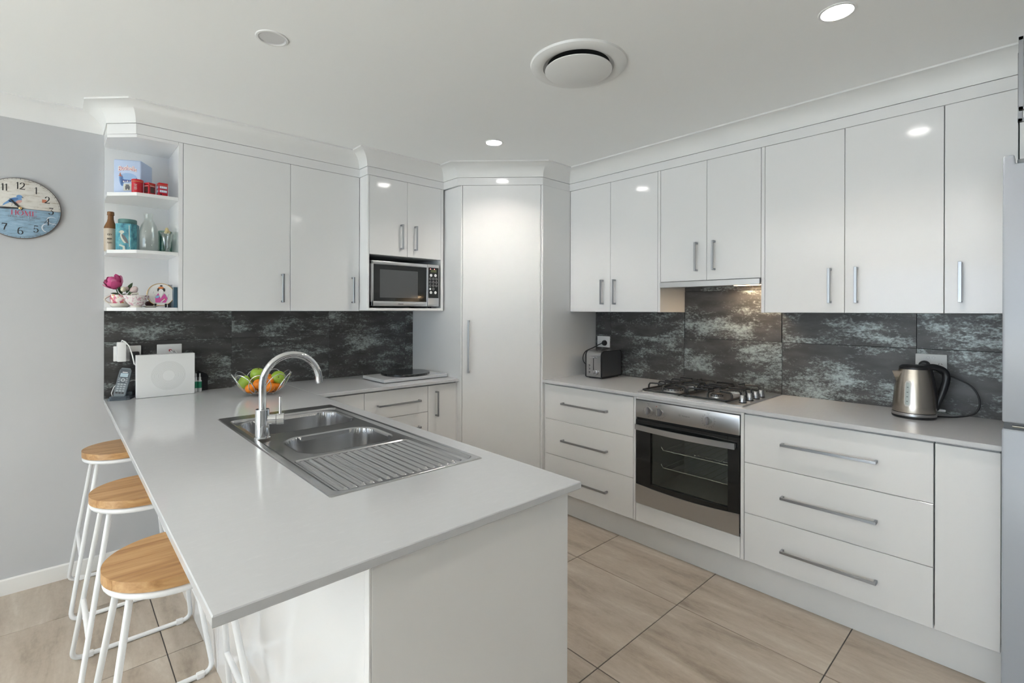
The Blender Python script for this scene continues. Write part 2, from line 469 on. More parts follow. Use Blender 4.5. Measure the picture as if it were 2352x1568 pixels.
# flat fascia strip between door tops and cornice
def strip(path, z0, z1, t, name, label):
    P = [Vector(p) for p in path]; n = len(P); offs = []
    for i in range(n):
        dirs = []
        if i > 0: dirs.append((P[i] - P[i - 1]).normalized())
        if i < n - 1: dirs.append((P[i + 1] - P[i]).normalized())
        nr = [Vector((-q.y, q.x)) for q in dirs]
        if len(nr) == 1: offs.append(nr[0])
        else:
            b = (nr[0] + nr[1]).normalized(); offs.append(b / max(0.2, b.dot(nr[0])))
    mb = MB(); vs = []
    for i in range(n):
        a, b_ = P[i], P[i] + offs[i] * t
        vs += [(a.x, a.y, z0), (a.x, a.y, z1), (b_.x, b_.y, z1), (b_.x, b_.y, z0)]
    fs = []
    for i in range(n - 1):
        for k in range(4):
            l = (k + 1) % 4
            fs.append((i * 4 + k, i * 4 + l, i * 4 + 4 + l, i * 4 + 4 + k))
    fs += [(0, 1, 2, 3), (n * 4 - 1, n * 4 - 2, n * 4 - 3, n * 4 - 4)]
    mb.add(vs, fs)
    return struct(name, mb, M['cab'], label, smooth=20)
strip(PATH[1:], ZDT, ZC - .0055, 0.018, 'trim_3', 'white fascia strip above the cabinet doors')

# ================================================================== CABINETS
def handle(parent, M_, a, c, L, vert=True, name='handle'):
    """flat U bar pull, centred at (a, c) on the face"""
    h = MB(M_)
    w, t, pr = 0.006, 0.007, 0.033
    if vert:
        h.rbox(a - w, a + w, pr - t, pr, c - L / 2, c + L / 2, .001)
        for s in (-1, 1):
            z = c + s * (L / 2 - .005)
            h.rbox(a - w, a + w, 0, pr - t + .001, z - .005, z + .005, .001)
    else:
        h.rbox(a - L / 2, a + L / 2, pr - t, pr, c - w, c + w, .001)
        for s in (-1, 1):
            x = a + s * (L / 2 - .005)
            h.rbox(x - .005, x + .005, 0, pr - t + .001, c - w, c + w, .001)
    return h.build(name, M['handle'], parent, smooth=30)
def front(parent, M_, a0, a1, c0, c1, hnd=None, name='door', t=0.018, b=0.0):
    g = 0.0012
    o = MB(M_).rbox(a0 + g, a1 - g, b - t, b, c0 + g, c1 - g, 0.0012).build(name, M['cab'], parent, smooth=30)
    if hnd:
        handle(o, M_, *hnd)
    return o
HL = 0.168
# ---- right run, base units (faces at x = XD)
F_ = FX(XD)
def base_drawers(label, y0, y1, gaps, hy, loc):
    t = thing('drawer_cabinet', label, 'cabinet', loc, 'three-drawer base cabinets beside the oven')
    MB(F_).box(y0 + .001, y1 - .001, -.565, -.0195, 0.152, 0.878).build('body', M['cab_in'], t)
    zs = [0.872] + gaps + [0.152]
    for k in range(3):
        front(t, F_, y0, y1, zs[k + 1], zs[k], (hy, (0.759, 0.512, 0.264)[k], 0.365, False), 'drawer')
    return t
base_drawers('white three-drawer base cabinet under the toaster, between pantry and oven', 1.633, 2.3475, [0.6355, 0.3955], 1.997, (2.78, 1.99, 0.152))
base_drawers('white three-drawer base cabinet under the kettle, between oven and fridge', 0.285, 0.998, [0.6355, 0.3885], 0.644, (2.78, 0.64, 0.152))
t = thing('oven_cabinet', 'white cabinet housing that frames the built-in oven', 'cabinet', (2.78, 1.31, 0.152))
MB(F_).box(1.6175, 1.6315, -.56, 0, .152, .878).build('side_panel', M['cab'], t)
MB(F_).box(1.0, 1.0155, -.56, 0, .152, .878).build('side_panel', M['cab'], t)
front(t, F_, 1.0165, 1.6165, .152, .2605, None, 'lower_panel')
MB(F_).rbox(1.0165, 1.6165, -.05, -.002, .8645, .879, .001).build('top_rail', M['cab'], t)
MB(F_).box(1.0165, 1.6165, -.555, -.03, .2, .255).build('shelf', M['cab_in'], t)
t = thing('narrow_cabinet', 'narrow white handleless base cabinet against the fridge side', 'cabinet', (2.78, 0.19, 0.152))
MB(F_).box(0.105, 0.282, -.565, -.0195, .152, .878).build('body', M['cab_in'], t)
front(t, F_, 0.100, 0.2825, .152, .872, None, 'door')
MB(F_).rbox(2.349, 2.356, -.03, -.006, .152, .878, .001).build('filler_strip', M['cab'], thing('filler_panel', 'slim white filler strip between drawers and pantry', 'panel', (2.50, 2.3525, .152)))
struct('trim_4', MB().box(2.537, 2.553, 0.10, 2.36, 0, .1515), M['cab'], 'white kickboard under the cooking bench')

# ---- right run, wall units
F_ = FX(XU)
DEP = WALL_R - XU
def wall_unit(label, y0, y1, doors, hs, z0, loc, ends=()):
    t = thing('wall_cabinet', label, 'cabinet', loc)
    MB(F_).box(y0 + .001, y1 - .001, -DEP + .001, -.0195, z0 + .001, ZDT - .001).build('body', M['cab_in'], t)
    for k in range(len(doors) - 1):
        front(t, F_, doors[k], doors[k + 1], z0, ZDT, hs[k])
    for a, b in ends:
        MB(F_).rbox(a + .0008, b - .0008, -DEP + .002, 0, z0, ZDT - .0005, .001).build('end_panel', M['cab'], t)
    return t
wall_unit('white two-door wall cabinet above the toaster', 1.6375, 2.352, [1.6375, 1.9975, 2.352], [(1.957, 1.506, HL), (2.058, 1.507, HL)], ZU, (2.91, 2.0, ZU), [(1.619, 1.6375)])
wall_unit('short white two-door wall cabinet above the rangehood', 1.0225, 1.6185, [1.0225, 1.322, 1.6185], [(1.276, 1.697, HL), (1.381, 1.697, HL)], 1.557, (2.91, 1.32, 1.557))
wall_unit('white two-door wall cabinet between rangehood and fridge', 0.285, 1.0035, [0.285, 0.643, 1.0035], [(0.594, 1.503, HL), (0.702, 1.503, HL)], ZU, (2.91, 0.64, ZU), [(1.0035, 1.022)])
wall_unit('narrow white wall cabinet partly hidden by the fridge', 0.066, 0.2845, [0.066, 0.2845], [(0.233, 1.502, HL)], ZU, (2.91, 0.17, ZU))
wall_unit('white cupboard above the fridge top', -0.72, 0.0645, [-0.72, -0.33, 0.0645], [None, None], 1.935, (2.91, -.33, 1.935))

# ---- back run, wall units
F_ = FY(YU)
t = thing('wall_cabinet', 'white two-door wall cabinet between open shelves and microwave', 'cabinet', (0.97, 3.23, ZU))
MB(F_).box(.4785, 1.4575, -(WALL_B - YU) + .001, -.0195, ZU + .001, ZDT - .001).build('body', M['cab_in'], t)
front(t, F_, .4785, 1.021, ZU, ZDT, (0.974, 1.507, HL))
front(t, F_, 1.021, 1.4585, ZU, ZDT, (1.410, 1.508, HL))
# open end shelves
t = thing('shelf_unit', 'white open corner shelves with angled front beside the clock wall', 'shelf', (0.32, 3.23, ZU))
OUT = [(.176, 3.384), (.176, 3.174), (.284, YU), (.458, YU), (.458, 3.384)]
for z0, z1, nm in ((ZU, 1.388, 'shelf'), (1.660, 1.6765, 'shelf'), (1.946, 1.963, 'shelf'), (2.237, ZDT - .001, 'top_board')):
    MB().prism(OUT, z0, z1).build(nm, M['cab'], t, smooth=20)
MB().box(.459, .4775, YU, WALL_B - .001, ZU, ZDT - .001).build('side_panel', M['cab'], t)
MB().box(.177, .459, 3.3845, WALL_B - .001, ZU, ZDT - .001).build('back_panel', M['cab'], t)
# microwave unit
F_ = FY(YM)
t = thing('microwave_cabinet', 'white two-door wall cabinet with open microwave niche', 'cabinet', (1.755, 3.18, 1.376))
DM = YB - .001 - YM
MB(F_).rbox(1.461, 1.4725, -DM + .002, 0, 1.376, ZDT - .001, .001).build('side_panel', M['cab'], t)
MB(F_).rbox(2.0285, 2.048, -DM + .002, 0, 1.376, ZDT - .001, .001).build('side_panel', M['cab'], t)
MB(F_).rbox(1.4725, 2.0285, -DM + .012, 0, 1.376, 1.393, .001).build('niche_floor', M['cab'], t)
MB(F_).box(1.4735, 2.0275, -DM + .002, -DM + .01, 1.393, 1.74).build('niche_back', M['cab_in'], t)
MB(F_).box(1.4735, 2.0275, -DM + .012, -.0195, 1.742, ZDT - .002).build('body', M['cab_in'], t)
front(t, F_, 1.4728, 1.7525, 1.741, ZDT, (1.7025, 1.873, HL))
front(t, F_, 1.7525, 2.0282, 1.741, ZDT, (1.811, 1.874, HL))
# ---- corner pantry
t = thing('corner_pantry', 'tall white corner pantry with diagonal door and long handle', 'cabinet', (2.6, 2.9, 0))
MB().rbox(2.067, 2.085, 2.765, WALL_B - .001, 0, ZDT - .001, .001).build('side_panel', M['cab'], t)
MB().rbox(2.467, WALL_R - .001, 2.3555, 2.3735, 0, ZDT - .001, .001).build('side_panel', M['cab'], t)
MB().prism([(2.0855, 2.80), (2.0855, WALL_B - .002), (WALL_R - .002, WALL_B - .002), (WALL_R - .002, 2.374), (2.51, 2.374)], 0.152, ZDT - .002).build('body', M['cab_in'], t)
r2 = math.sqrt(.5)
FD = Matrix(((r2, -r2, 0, 2.065), (-r2, -r2, 0, 2.765), (0, 0, 1, 0), (0, 0, 0, 1)))
AD = (2.467 - 2.065) / r2
dr = front(t, FD, 0.012, AD - .010, .152, ZDT, None)
handle(dr, FD, 0.058, 1.127, 0.365)
MB(FD).rbox(0.0, .0105, -.02, .0, .152, ZDT - .001, .001).build('stile', M['cab'], t)
MB(FD).rbox(AD - .009, AD, -.02, .0, .152, ZDT - .001, .001).build('stile', M['cab'], t)
MB(FD).box(0.03, AD - .03, -.075, -.06, 0, .1515).build('kickboard', M['cab'], t)
# ---- back run, base units
F_ = FY(YD)
t = thing('drawer_cabinet', 'white drawer cabinet under the white chopping slab', 'cabinet', (1.6, 3.1, .152))
MB(F_).box(1.369, 1.8225, -.58, -.0195, .152, .878).build('body', M['cab_in'], t)
zz = [.872, .699, .43, .152]
for k in range(3):
    front(t, F_, 1.368, 1.823, zz[k + 1], zz[k], (1.603, (0.784, 0.610, 0.35)[k], 0.305, False), 'drawer')
t = thing('narrow_cabinet', 'narrow white base cabinet with upright handle beside the pantry', 'cabinet', (1.94, 3.1, .152))
MB(F_).box(1.8245, 2.0525, -.58, -.0195, .152, .878).build('body', M['cab_in'], t)
front(t, F_, 1.8235, 2.0535, .152, .872, (1.886, 0.746, HL))
MB(F_).rbox(2.0545, 2.0665, -.03, -.004, .152, .878, .001).build('filler_strip', M['cab'], t)
t = thing('corner_cabinet', 'plain white blind corner base panel beside the peninsula', 'cabinet', (1.2, 3.1, .152))
front(t, F_, 1.040, 1.3675, .152, .872, None, 'panel')
MB(F_).box(1.043, 1.3675, -.58, -.0195, .152, .878).build('body', M['cab_in'], t)
struct('trim_5', MB().box(1.04, 2.066, 2.855, 2.871, 0, .1515), M['cab'], 'white kickboard of the back run')
# ---- peninsula base
t = thing('peninsula_base', 'white panelled base carrying the peninsula bench', 'cabinet', (0.75, 1.9, 0))
MB().rbox(.4525, 1.0385, .893, .911, 0, BZ - BT - .0005, .001).build('end_panel', M['cab'], t)
for a, b in ((.893, 2.12), (2.12, 2.54), (2.54, 2.96), (2.96, WALL_B - .002)):
    MB().rbox(.446 if a > 1 else .4465, .4645, a + .0015 if a > 1 else .9118, b - .0015, 0, BZ - BT - .0005, .001).build('back_panel', M['cab'], t)
MB().rbox(.4465, .4522, .893, .911, 0, BZ - BT - .0005, .001).build('edge_strip', M['cab'], t)
MB().rbox(1.0205, 1.0385, 1.53, 2.79, .152, BZ - BT - .006, .001).build('front_panel', M['cab'], t)
MB().box(.97, .986, 1.53, 2.85, 0, .1515).build('kickboard', M['cab'], t)

# ---- stone bench tops
def slab(mb, x0, x1, y0, y1, hole=None, b=.002):
    z1, z0 = BZ, BZ - BT
    L = lambda i, z: [(x0 + i, y0 + i, z), (x1 - i, y0 + i, z), (x1 - i, y1 - i, z), (x0 + i, y1 - i, z)]
    vs = L(b, z0) + L(0, z0 + b) + L(0, z1 - b) + L(b, z1); fs = []
    for k in range(3):
        for i in range(4):
            j = (i + 1) % 4
            fs.append((4 * k + i, 4 * k + j, 4 * k + 4 + j, 4 * k + 4 + i))
    if hole:
        hx0, hx1, hy0, hy1 = hole
        vs += [(hx0, hy0, z1), (hx1, hy0, z1), (hx1, hy1, z1), (hx0, hy1, z1), (hx0, hy0, z0), (hx1, hy0, z0), (hx1, hy1, z0), (hx0, hy1, z0)]
        for i in range(4):
            j = (i + 1) % 4
            fs += [(12 + i, 12 + j, 16 + j, 16 + i), (16 + i, 16 + j, 20 + j, 20 + i), (20 + i, 20 + j, j, i)]
    else:
        fs += [(12, 13, 14, 15), (3, 2, 1, 0)]
    return mb.add(vs, fs)
tag(slab(MB(), .176, 1.0745, .8755, YB - .0005, (.535, .985, 1.255, 2.41)).build('benchtop', M['stone'], loc=(.625, 2.1, BZ - BT), smooth=30), 'pale grey stone peninsula bench top with inset sink', 'benchtop', 'pale grey stone bench tops')
tag(slab(MB(), 1.0755, 2.0665, YF, YB - .0005).build('benchtop', M['stone'], loc=(1.57, 3.1, BZ - BT), smooth=30), 'pale grey stone bench top along the back wall below the microwave', 'benchtop', 'pale grey stone bench tops')
tag(slab(MB(), XF, XR - .0005, .098, 2.355).build('benchtop', M['stone'], loc=(2.76, 1.2, BZ - BT), smooth=30), 'pale grey stone bench top carrying cooktop, toaster and kettle', 'benchtop', 'pale grey stone bench tops')

# ================================================================== APPLIANCES
M['blackglass'] = mat('black_glass', (0.012, 0.013, 0.013), 0.06)
M['cavity'] = mat('oven_enamel', (0.30, 0.305, 0.29), 0.40)
M['rack'] = mat('rack_wire', (0.80, 0.78, 0.72), 0.25, 1.0)
M['knob'] = mat('knob_metal', (0.55, 0.55, 0.57), 0.25, 1.0)
M['knobgrey'] = mat('knob_grey', (0.22, 0.22, 0.235), 0.4)
# ---- built-in oven
F_ = FX(XD)
t = thing('oven', 'built-in stainless steel oven with black glass door and three knobs', 'oven', (2.75, 1.3165, .262))
A0, A1 = 1.0185, 1.6145
body = MB(F_)
body.box(A0 + .012, A0 + .016, -.50, -.02, .262, .86).box(A1 - .016, A1 - .012, -.50, -.02, .262, .86).box(A0 + .012, A1 - .012, -.504, -.50, .262, .86)
body.box(A0 + .012, A1 - .012, -.50, -.02, .8, .86).box(A0 + .012, A1 - .012, -.50, -.02, .262, .33)
body.build('body', M['dark'], t)
cav = MB(F_)
cav.box(A0 + .06, A1 - .06, -.46, -.455, .345, .735).box(A0 + .056, A0 + .06, -.46, -.04, .345, .735).box(A1 - .06, A1 - .056, -.46, -.04, .345, .735)
cav.box(A0 + .056, A1 - .056, -.46, -.04, .34, .345).box(A0 + .056, A1 - .056, -.46, -.04, .735, .74)
cav.build('cavity', M['cavity'], t)
pn = MB(F_).rbox(A0, A1, -.02, .006, .7615, .8615, .003, 2).build('control_panel', M['steel'], t)
MB(F_).box(A0 + .004, A1 - .004, -.02, -.004, .745, .762).build('gap_strip', M['dark'], t)
# door: black glass frame around a window, arched stainless foot
a0w, a1w, z0w, z1w = 1.079, 1.519, .388, .693
df = MB(F_)
df.rbox(A0 + .001, a0w, -.022, .004, .30, .748, .002).rbox(a1w, A1 - .001, -.022, .004, .30, .748, .002).box(a0w, a1w, -.022, .004, z1w, .748).box(a0w, a1w, -.022, .004, .30, z0w)
dr = df.build('door', M['blackglass'], t)
MB(F_).box(a0w, a1w, -.012, -.004, z0w, z1w).build('window', M['ovenglass'], dr)
arc = []
for k in range(17):
    u = k / 16
    arc.append((A0 + .0005 + (A1 - A0 - .001) * u, .373 - .014 * math.sin(PI * u)))
MB(F_).prism([(A1 - .0005, .264), (A0 + .0005, .264)] + arc, -.0, .0075, 'y').build('door_foot', M['steel'], dr, smooth=25)
hb = MB(F_); pts_o = []; pts_i = []
for k in range(21):
    u = k / 20; bow = .026 + .022 * math.sin(PI * u)
    a = A0 + .018 + (A1 - A0 - .024) * u
    pts_o.append((a, bow)); pts_i.append((a, bow - .010))
hb.prism(pts_o + pts_i[::-1], .692, .722, 'z')
hb.box(A0 + .02, A0 + .04, 0, .022, .697, .717).box(A1 - .03, A1 - .012, 0, .022, .697, .717)
hb.build('handle', M['steel'], dr, smooth=30)
for z in (.578, .478):
    rk = MB(F_)
    rk.tube([(1.098 - .012, -.07, z + .018), (1.104, -.07, z), (1.480, -.07, z), (1.492, -.07, z + .018)], .003, 6)
    rk.tube([(1.104, -.43, z + .002), (1.480, -.43, z + .002)], .0025, 6)
    for k in range(9):
        y = 1.115 + .045 * k
        rk.tube([(y, -.07, z + .003), (y, -.43, z + .003)], .0018, 6)
    rk.build('rack', M['rack'], t)
for a, kind in ((1.529, 0), (1.457, 1), (1.178, 2)):
    kb = MB(F_)
    kb.lathe([(.019, 0), (.019, .004), (.0175, .008), (0, .008)], M=Matrix.Translation((a, .006, .810)) @ Matrix.Rotation(-PI / 2, 4, 'X'), n=24)
    o = kb.build('knob', M['steel'], t)
    g = MB(F_ @ Matrix.Translation((a, .014, .810)))
    g.prism([(-.0055, -.019), (.0055, -.019), (.0085, -.004), (.0075, .012), (.003, .021), (-.003, .021), (-.0075, .012), (-.0085, -.004)], 0, .017, 'y')
    g.build('grip', M['knobgrey'], o, smooth=25)
    g = MB(F_ @ Matrix.Translation((a, .0315, .810)))
    g.prism([(.001, -.018), (.0058, -.018), (.0085, -.003), (.0075, .012), (.002, .020)], -.0005, .0006, 'y')
    g.build('grip_face', M['knob'], o, smooth=25)
    ring = MB(F_)
    arcs = {0: (150, 390), 1: (200, 330), 2: (-215, 65)}[kind]
    for k in range(25):
        a0 = math.radians(arcs[0] + (arcs[1] - arcs[0]) * k / 25); a1 = math.radians(arcs[0] + (arcs[1] - arcs[0]) * (k + .8) / 25)
        R = .031
        q = []
        for rr, aa in ((R, a0), (R + .0009, a0), (R + .0009, a1), (R, a1)):
            q.append((a + rr * math.cos(aa), .0064, .810 + rr * math.sin(aa)))
        ring.quad(*q)
    cnt = (3, 7, 13)[kind]
    for k in range(cnt):
        aa = math.radians(arcs[0] + (arcs[1] - arcs[0]) * (k + .5) / cnt)
        cx, cz = a + .036 * math.cos(aa), .810 + .036 * math.sin(aa)
        ring.quad((cx - .0016, .0064, cz - .0012), (cx + .0016, .0064, cz - .0012), (cx + .0016, .0064, cz + .0012), (cx - .0016, .0064, cz + .0012))
    ring.quad((a - .009, .0064, .848), (a + .009, .0064, .848), (a + .009, .0064, .8495), (a - .009, .0064, .8495))
    ring.quad((a - .003, .0064, .841), (a + .003, .0064, .841), (a + .003, .0064, .8425), (a - .003, .0064, .8425))
    tag(ring.build('dial_marks', M['greytext'], o, smooth=0, recalc=False), kind='stuff')
OF = frame((XD - .0062, 1.303, .811), (0, -1, 0), (0, 0, 1))
lettering('Westinghouse', .046, .0085, OF, M['greytext'], pn, bold=.01)
OFl = frame((XD - .0062, 1.338, .812), (0, -1, 0), (0, 0, 1))
lettering('W', .009, .006, OFl, M['greytext'], pn, name='logo')
lg = MB(OFl)
lg.add([((.0065 if k % 2 == 0 else .0059) * math.cos(2 * PI * (k // 2) / 24), (.0065 if k % 2 == 0 else .0059) * math.sin(2 * PI * (k // 2) / 24), .0004) for k in range(48)],
       [(2 * k, (2 * k + 2) % 48, (2 * k + 3) % 48, 2 * k + 1) for k in range(24)]).build('logo_ring', M['greytext'], pn, smooth=0, recalc=False)
MB(F_).cyl((1.478, .006, .8405), (1.478, .0075, .8405), .0022, n=12).build('indicator_light', M['red'], pn)

# ---- gas cooktop
HX0, HX1, HY0, HY1 = 2.502, 3.035, 1.012, 1.618
t = thing('gas_cooktop', 'stainless steel four-burner gas cooktop with black iron trivets', 'cooktop', (2.77, 1.315, BZ))
hp = MB()
hp.prism([(HX0 + .004, HY0), (HX1 - .004, HY0), (HX1, HY0 + .004), (HX1, HY1 - .004), (HX1 - .004, HY1), (HX0 + .004, HY1), (HX0, HY1 - .004), (HX0, HY0 + .004)], BZ + .0002, BZ + .007)
hp.build('steel_plate', M['steel'], t, smooth=25)
MB().rbox(HX0 + .015, HX1 - .02, 1.092, HY1 - .012, BZ + .006, BZ + .0085, .001).build('burner_tray', M['steel'], t)
HZ = BZ + .007
for x, y, r in ((2.645, 1.470, .052), (2.905, 1.470, .036), (2.635, 1.205, .030), (2.885, 1.205, .044)):
    bm_ = MB().lathe([(0, 0), (r * 1.15, 0), (r * 1.1, .008), (r * .98, .010), (r * .98, .019), (0, .019)], (x, y, HZ), 28).build('burner', M['steel'], t)
    MB().lathe([(0, .019), (r * .92, .019), (r * .94, .023), (r * .7, .027), (0, .028)], (x, y, HZ), 28).build('burner_cap', M['iron'], bm_)
    fl_ = MB()
    for k in range(18):
        q = 2 * PI * k / 18
        fl_.cyl((x + r * math.cos(q), y + r * math.sin(q), HZ + .010), (x + r * math.cos(q), y + r * math.sin(q), HZ + .018), .0017, n=6)
    fl_.build('flame_ports', M['iron'], bm_)
def rr_path(x0, x1, y0, y1, z, r=.012):
    pts = []
    for cx, cy_, a0 in ((x1 - r, y1 - r, 0), (x0 + r, y1 - r, 90), (x0 + r, y0 + r, 180), (x1 - r, y0 + r, 270)):
        for k in range(4):
            q = math.radians(a0 + 30 * k); pts.append((cx + r * math.cos(q), cy_ + r * math.sin(q), z))
    return pts
for y0, y1, burn in ((1.362, 1.598, ((2.645, 1.470), (2.905, 1.470))), (1.098, 1.348, ((2.635, 1.205), (2.885, 1.205)))):
    tv = MB()
    tv.tube(rr_path(2.525, 3.005, y0, y1, HZ + .010), .0055, 8, True)
    xm = 2.768
    tv.tube([(xm, y0 + .004, HZ + .012), (xm, y0 + .008, HZ + .040), (xm, y1 - .008, HZ + .040), (xm, y1 - .004, HZ + .012)], .0055, 8)
    top = HZ + .043
    for bx, by in burn:
        for dx in (-.055, .055):                       # fingers from the long sides
            for yy, s in ((y0, 1), (y1, -1)):
                tv.tube([(bx + dx, yy, HZ + .010), (bx + dx, yy + s * .002, top - .012), (bx + dx, yy + s * .010, top - .001), (bx + dx * .9, yy + s * .022, top), (bx + dx * .62, yy + s * (abs(by - yy) - .034), top)], .005, 8)
        for s in (-1, 1):                              # fingers across
            ex = 2.525 if (s < 0 and bx < xm) else 3.005 if (s > 0 and bx > xm) else None
            if ex is not None:
                tv.tube([(ex, by, HZ + .010), (ex - s * .002, by, top - .012), (ex - s * .010, by, top - .001), (ex - s * .02, by, top), (bx + s * .038, by, top)], .005, 8)
            else:
                tv.tube([(xm, by, HZ + .040), (xm + s * -.0 , by, top), (bx + s * .038, by, top)], .005, 8)
    for fx in (2.535, 2.995):
        for fy in (y0 + .012, y1 - .012):
            tv.cyl((fx, fy, HZ + .0005), (fx, fy, HZ + .012), .006, n=10)
    tv.build('trivet', M['iron'], t, smooth=50)
for x in (2.592, 2.684, 2.766, 2.838):
    k_ = MB().lathe([(.017, .004), (.0165, .012), (.0125, .036), (.0105, .039), (0, .039)], (x, 1.051, HZ), 24).build('knob', M['knob'], t)
    MB().lathe([(0, 0), (.0185, 0), (.0185, .004), (0, .004)], (x, 1.051, HZ), 24).build('knob_base', M['black'], k_)

# ---- slide-out rangehood
t = thing('rangehood', 'slim stainless steel slide-out rangehood with warm lamp', 'rangehood', (2.9, 1.32, 1.521))
MB().rbox(2.742, 2.757, 1.024, 1.617, 1.5215, 1.5555, .002).build('front_strip', M['steel'], t)
MB().rbox(2.758, XR - .001, 1.026, 1.615, 1.534, 1.5555, .002).build('body', M['grey'], t)
for y in (1.17, 1.47):
    MB().rbox(2.80, 2.90, y - .13, y + .13, 1.531, 1.5345, .001).build('filter', M['steel'], t)
lp = MB().rbox(2.925, 2.965, 1.10, 1.24, 1.5285, 1.5345, .002).build('lamp_lens', M['hoodlamp'], t)
l = bpy.data.lights.new('hood_lamp', 'AREA'); l.shape = 'RECTANGLE'; l.size = .03; l.size_y = .12; l.energy = 1.7; l.color = (1.0, .76, .50)
lo = bpy.data.objects.new('hood_lamp', l); COL.objects.link(lo); lo.parent = t; lo.location = Vector((2.945, 1.17, 1.527)) - world_loc(t)

# ---- microwave
t = thing('microwave', 'silver and black microwave oven in the cabinet niche', 'microwave', (1.75, 3.15, 1.393))
F_ = FY(YM - .004)
MB(F_).box(1.488, 2.008, -.34, -.035, 1.405, 1.700).build('body', M['grey'], t)
for a in (1.52, 1.97):
    for b_ in (-.06, -.30):
        MB(F_).cyl((a, b_, 1.3932), (a, b_, 1.406), .012, n=14).build('foot', M['black'], t)
M['silver'] = mat('silver_plastic', (0.62, 0.62, 0.63), 0.28, 0.75)
xa, xs_, xb = 1.4865, 1.911, 2.010
dr = MB(F_)
dr.rbox(xa, 1.502, -.035, 0, 1.406, 1.703, .004, 2).rbox(xa, xs_ - .001, -.035, 0, 1.679, 1.703, .004, 2).rbox(xa, xs_ - .001, -.035, 0, 1.406, 1.438, .004, 2)
dr.rbox(1.907, xs_ - .001, -.035, 0, 1.406, 1.703, .0015, 1)
dr = dr.build('door', M['silver'], t)
MB(F_).box(1.500, 1.908, -.034, -.005, 1.436, 1.681).build('door_glass', M['blackglass'], dr)
M['mwmesh'] = mat('microwave_window', (0.085, 0.09, 0.095), 0.12)
MB(F_).box(1.548, 1.836, -.006, -.0045, 1.462, 1.648).build('window', M['mwmesh'], dr)
pn = MB(F_).rbox(xs_ + .0005, xb, -.035, 0, 1.406, 1.703, .004, 2).build('control_panel', M['silver'], t)
MB(F_).rbox(xs_ + .008, xb - .006, -.002, .0008, 1.466, 1.682, .0004).build('keypad', M['blackglass'], pn)
MB(F_).rbox(xs_ + .006, xb - .005, -.002, .0010, 1.416, 1.460, .0008).build('open_button', M['silver'], pn)
M['lcd'] = mat('display_olive', (0.10, 0.11, 0.05), 0.3)
MB(F_).box(1.938, 1.986, .0006, .0011, 1.648, 1.668).build('display', M['lcd'], pn)
M['led'] = emit('red_led', (1.0, .12, .12), 2.0)
MB(F_).cyl((1.936, .0006, 1.671), (1.936, .0014, 1.671), .0035, n=12).build('indicator_light', M['led'], pn)
MB(F_).cyl((1.969, .0006, 1.671), (1.969, .0014, 1.671), .0035, n=12).build('indicator_light', M['led'], pn)
M['keygrey'] = mat('key_grey', (0.30, 0.30, 0.30), 0.4)
for a, c_, big in [(1.941, 1.627, 1), (1.978, 1.627, 1), (1.940, 1.505, 1), (1.978, 1.505, 1), (1.934, 1.530, 1)] + [(1.934 + .026 * i, 1.602 - .024 * j, 0) for j in range(3) for i in range(3)] + [(1.960, 1.530, 0)]:
    r = (.0105 if c_ > 1.61 or c_ < 1.51 else .008) if big else .0085
    kb = MB(F_).cyl((a, .0006, c_), (a, .0016, c_), r, n=20).build('key', M['white'] if big else M['keygrey'], pn)
    if not big:
        MB(F_).cyl((a, .0012, c_), (a, .0019, c_), r * .62, n=16).build('key_face', M['blackglass'], kb)
mk = frame((1.70, YM - .0043, 1.421), (1, 0, 0), (0, 0, 1))
MB(mk).quad((-.02, -.0022, .0004), (.02, -.0022, .0004), (.02, .0022, .0004), (-.02, .0022, .0004)).build('badge', M['greytext'], dr, recalc=False)

# ---- fridge
t = thing('fridge', 'pale silver two-door fridge beside the cooking bench', 'fridge', (2.72, -.31, 0))
MB().rbox(2.425, 3.05, -.70, .060, .02, 1.87, .006, 2).build('body', M['fridge'], t)
MB().box(2.415, 2.43, -.69, .056, .06, 1.86).build('gasket', M['gasket'], t)
ud = MB()
ud.prism([(.094, 1.004), (.094, 1.909), (.066, 1.909), (.064, 1.878), (-.70, 1.878), (-.71, 1.87), (-.71, 1.004)], 2.362, 2.418, 'x')
bm = bmesh.new()
me_ = ud.build('upper_door', M['fridge'], t, smooth=50)
bm.from_mesh(me_.data); bmesh.ops.bevel(bm, geom=[e for e in bm.edges], offset=.006, segments=3, profile=.5, affect='EDGES'); bm.to_mesh(me_.data); bm.free()
me_.data.polygons.foreach_set('use_smooth', [True] * len(me_.data.polygons)); me_.data.set_sharp_from_angle(angle=math.radians(40))
MB().rbox(2.362, 2.418, -.71, .095, .05, .981, .006, 3).build('lower_door', M['fridge'], t, smooth=40)
MB().box(2.372, 2.41, -.705, .090, .978, 1.006).build('handle_recess', M['black'], t)
MB().tube([(2.368, .07, .9925), (2.368, -.70, .9925)], .0035, 8).build('trim_bar', M['chrome'], t)
MB().rbox(2.385, 2.43, .02, .060, 1.876, 1.896, .004, 2).rbox(2.395, 2.47, -.05, .03, 1.872, 1.890, .004, 2).build('hinge_cover', M['gasket'], t)
for x in (2.47, 3.0):
    for y in (-.64, .03):
        MB().cyl((x, y, 0.0), (x, y, .03), .02, n=14).build('foot', M['black'], t)

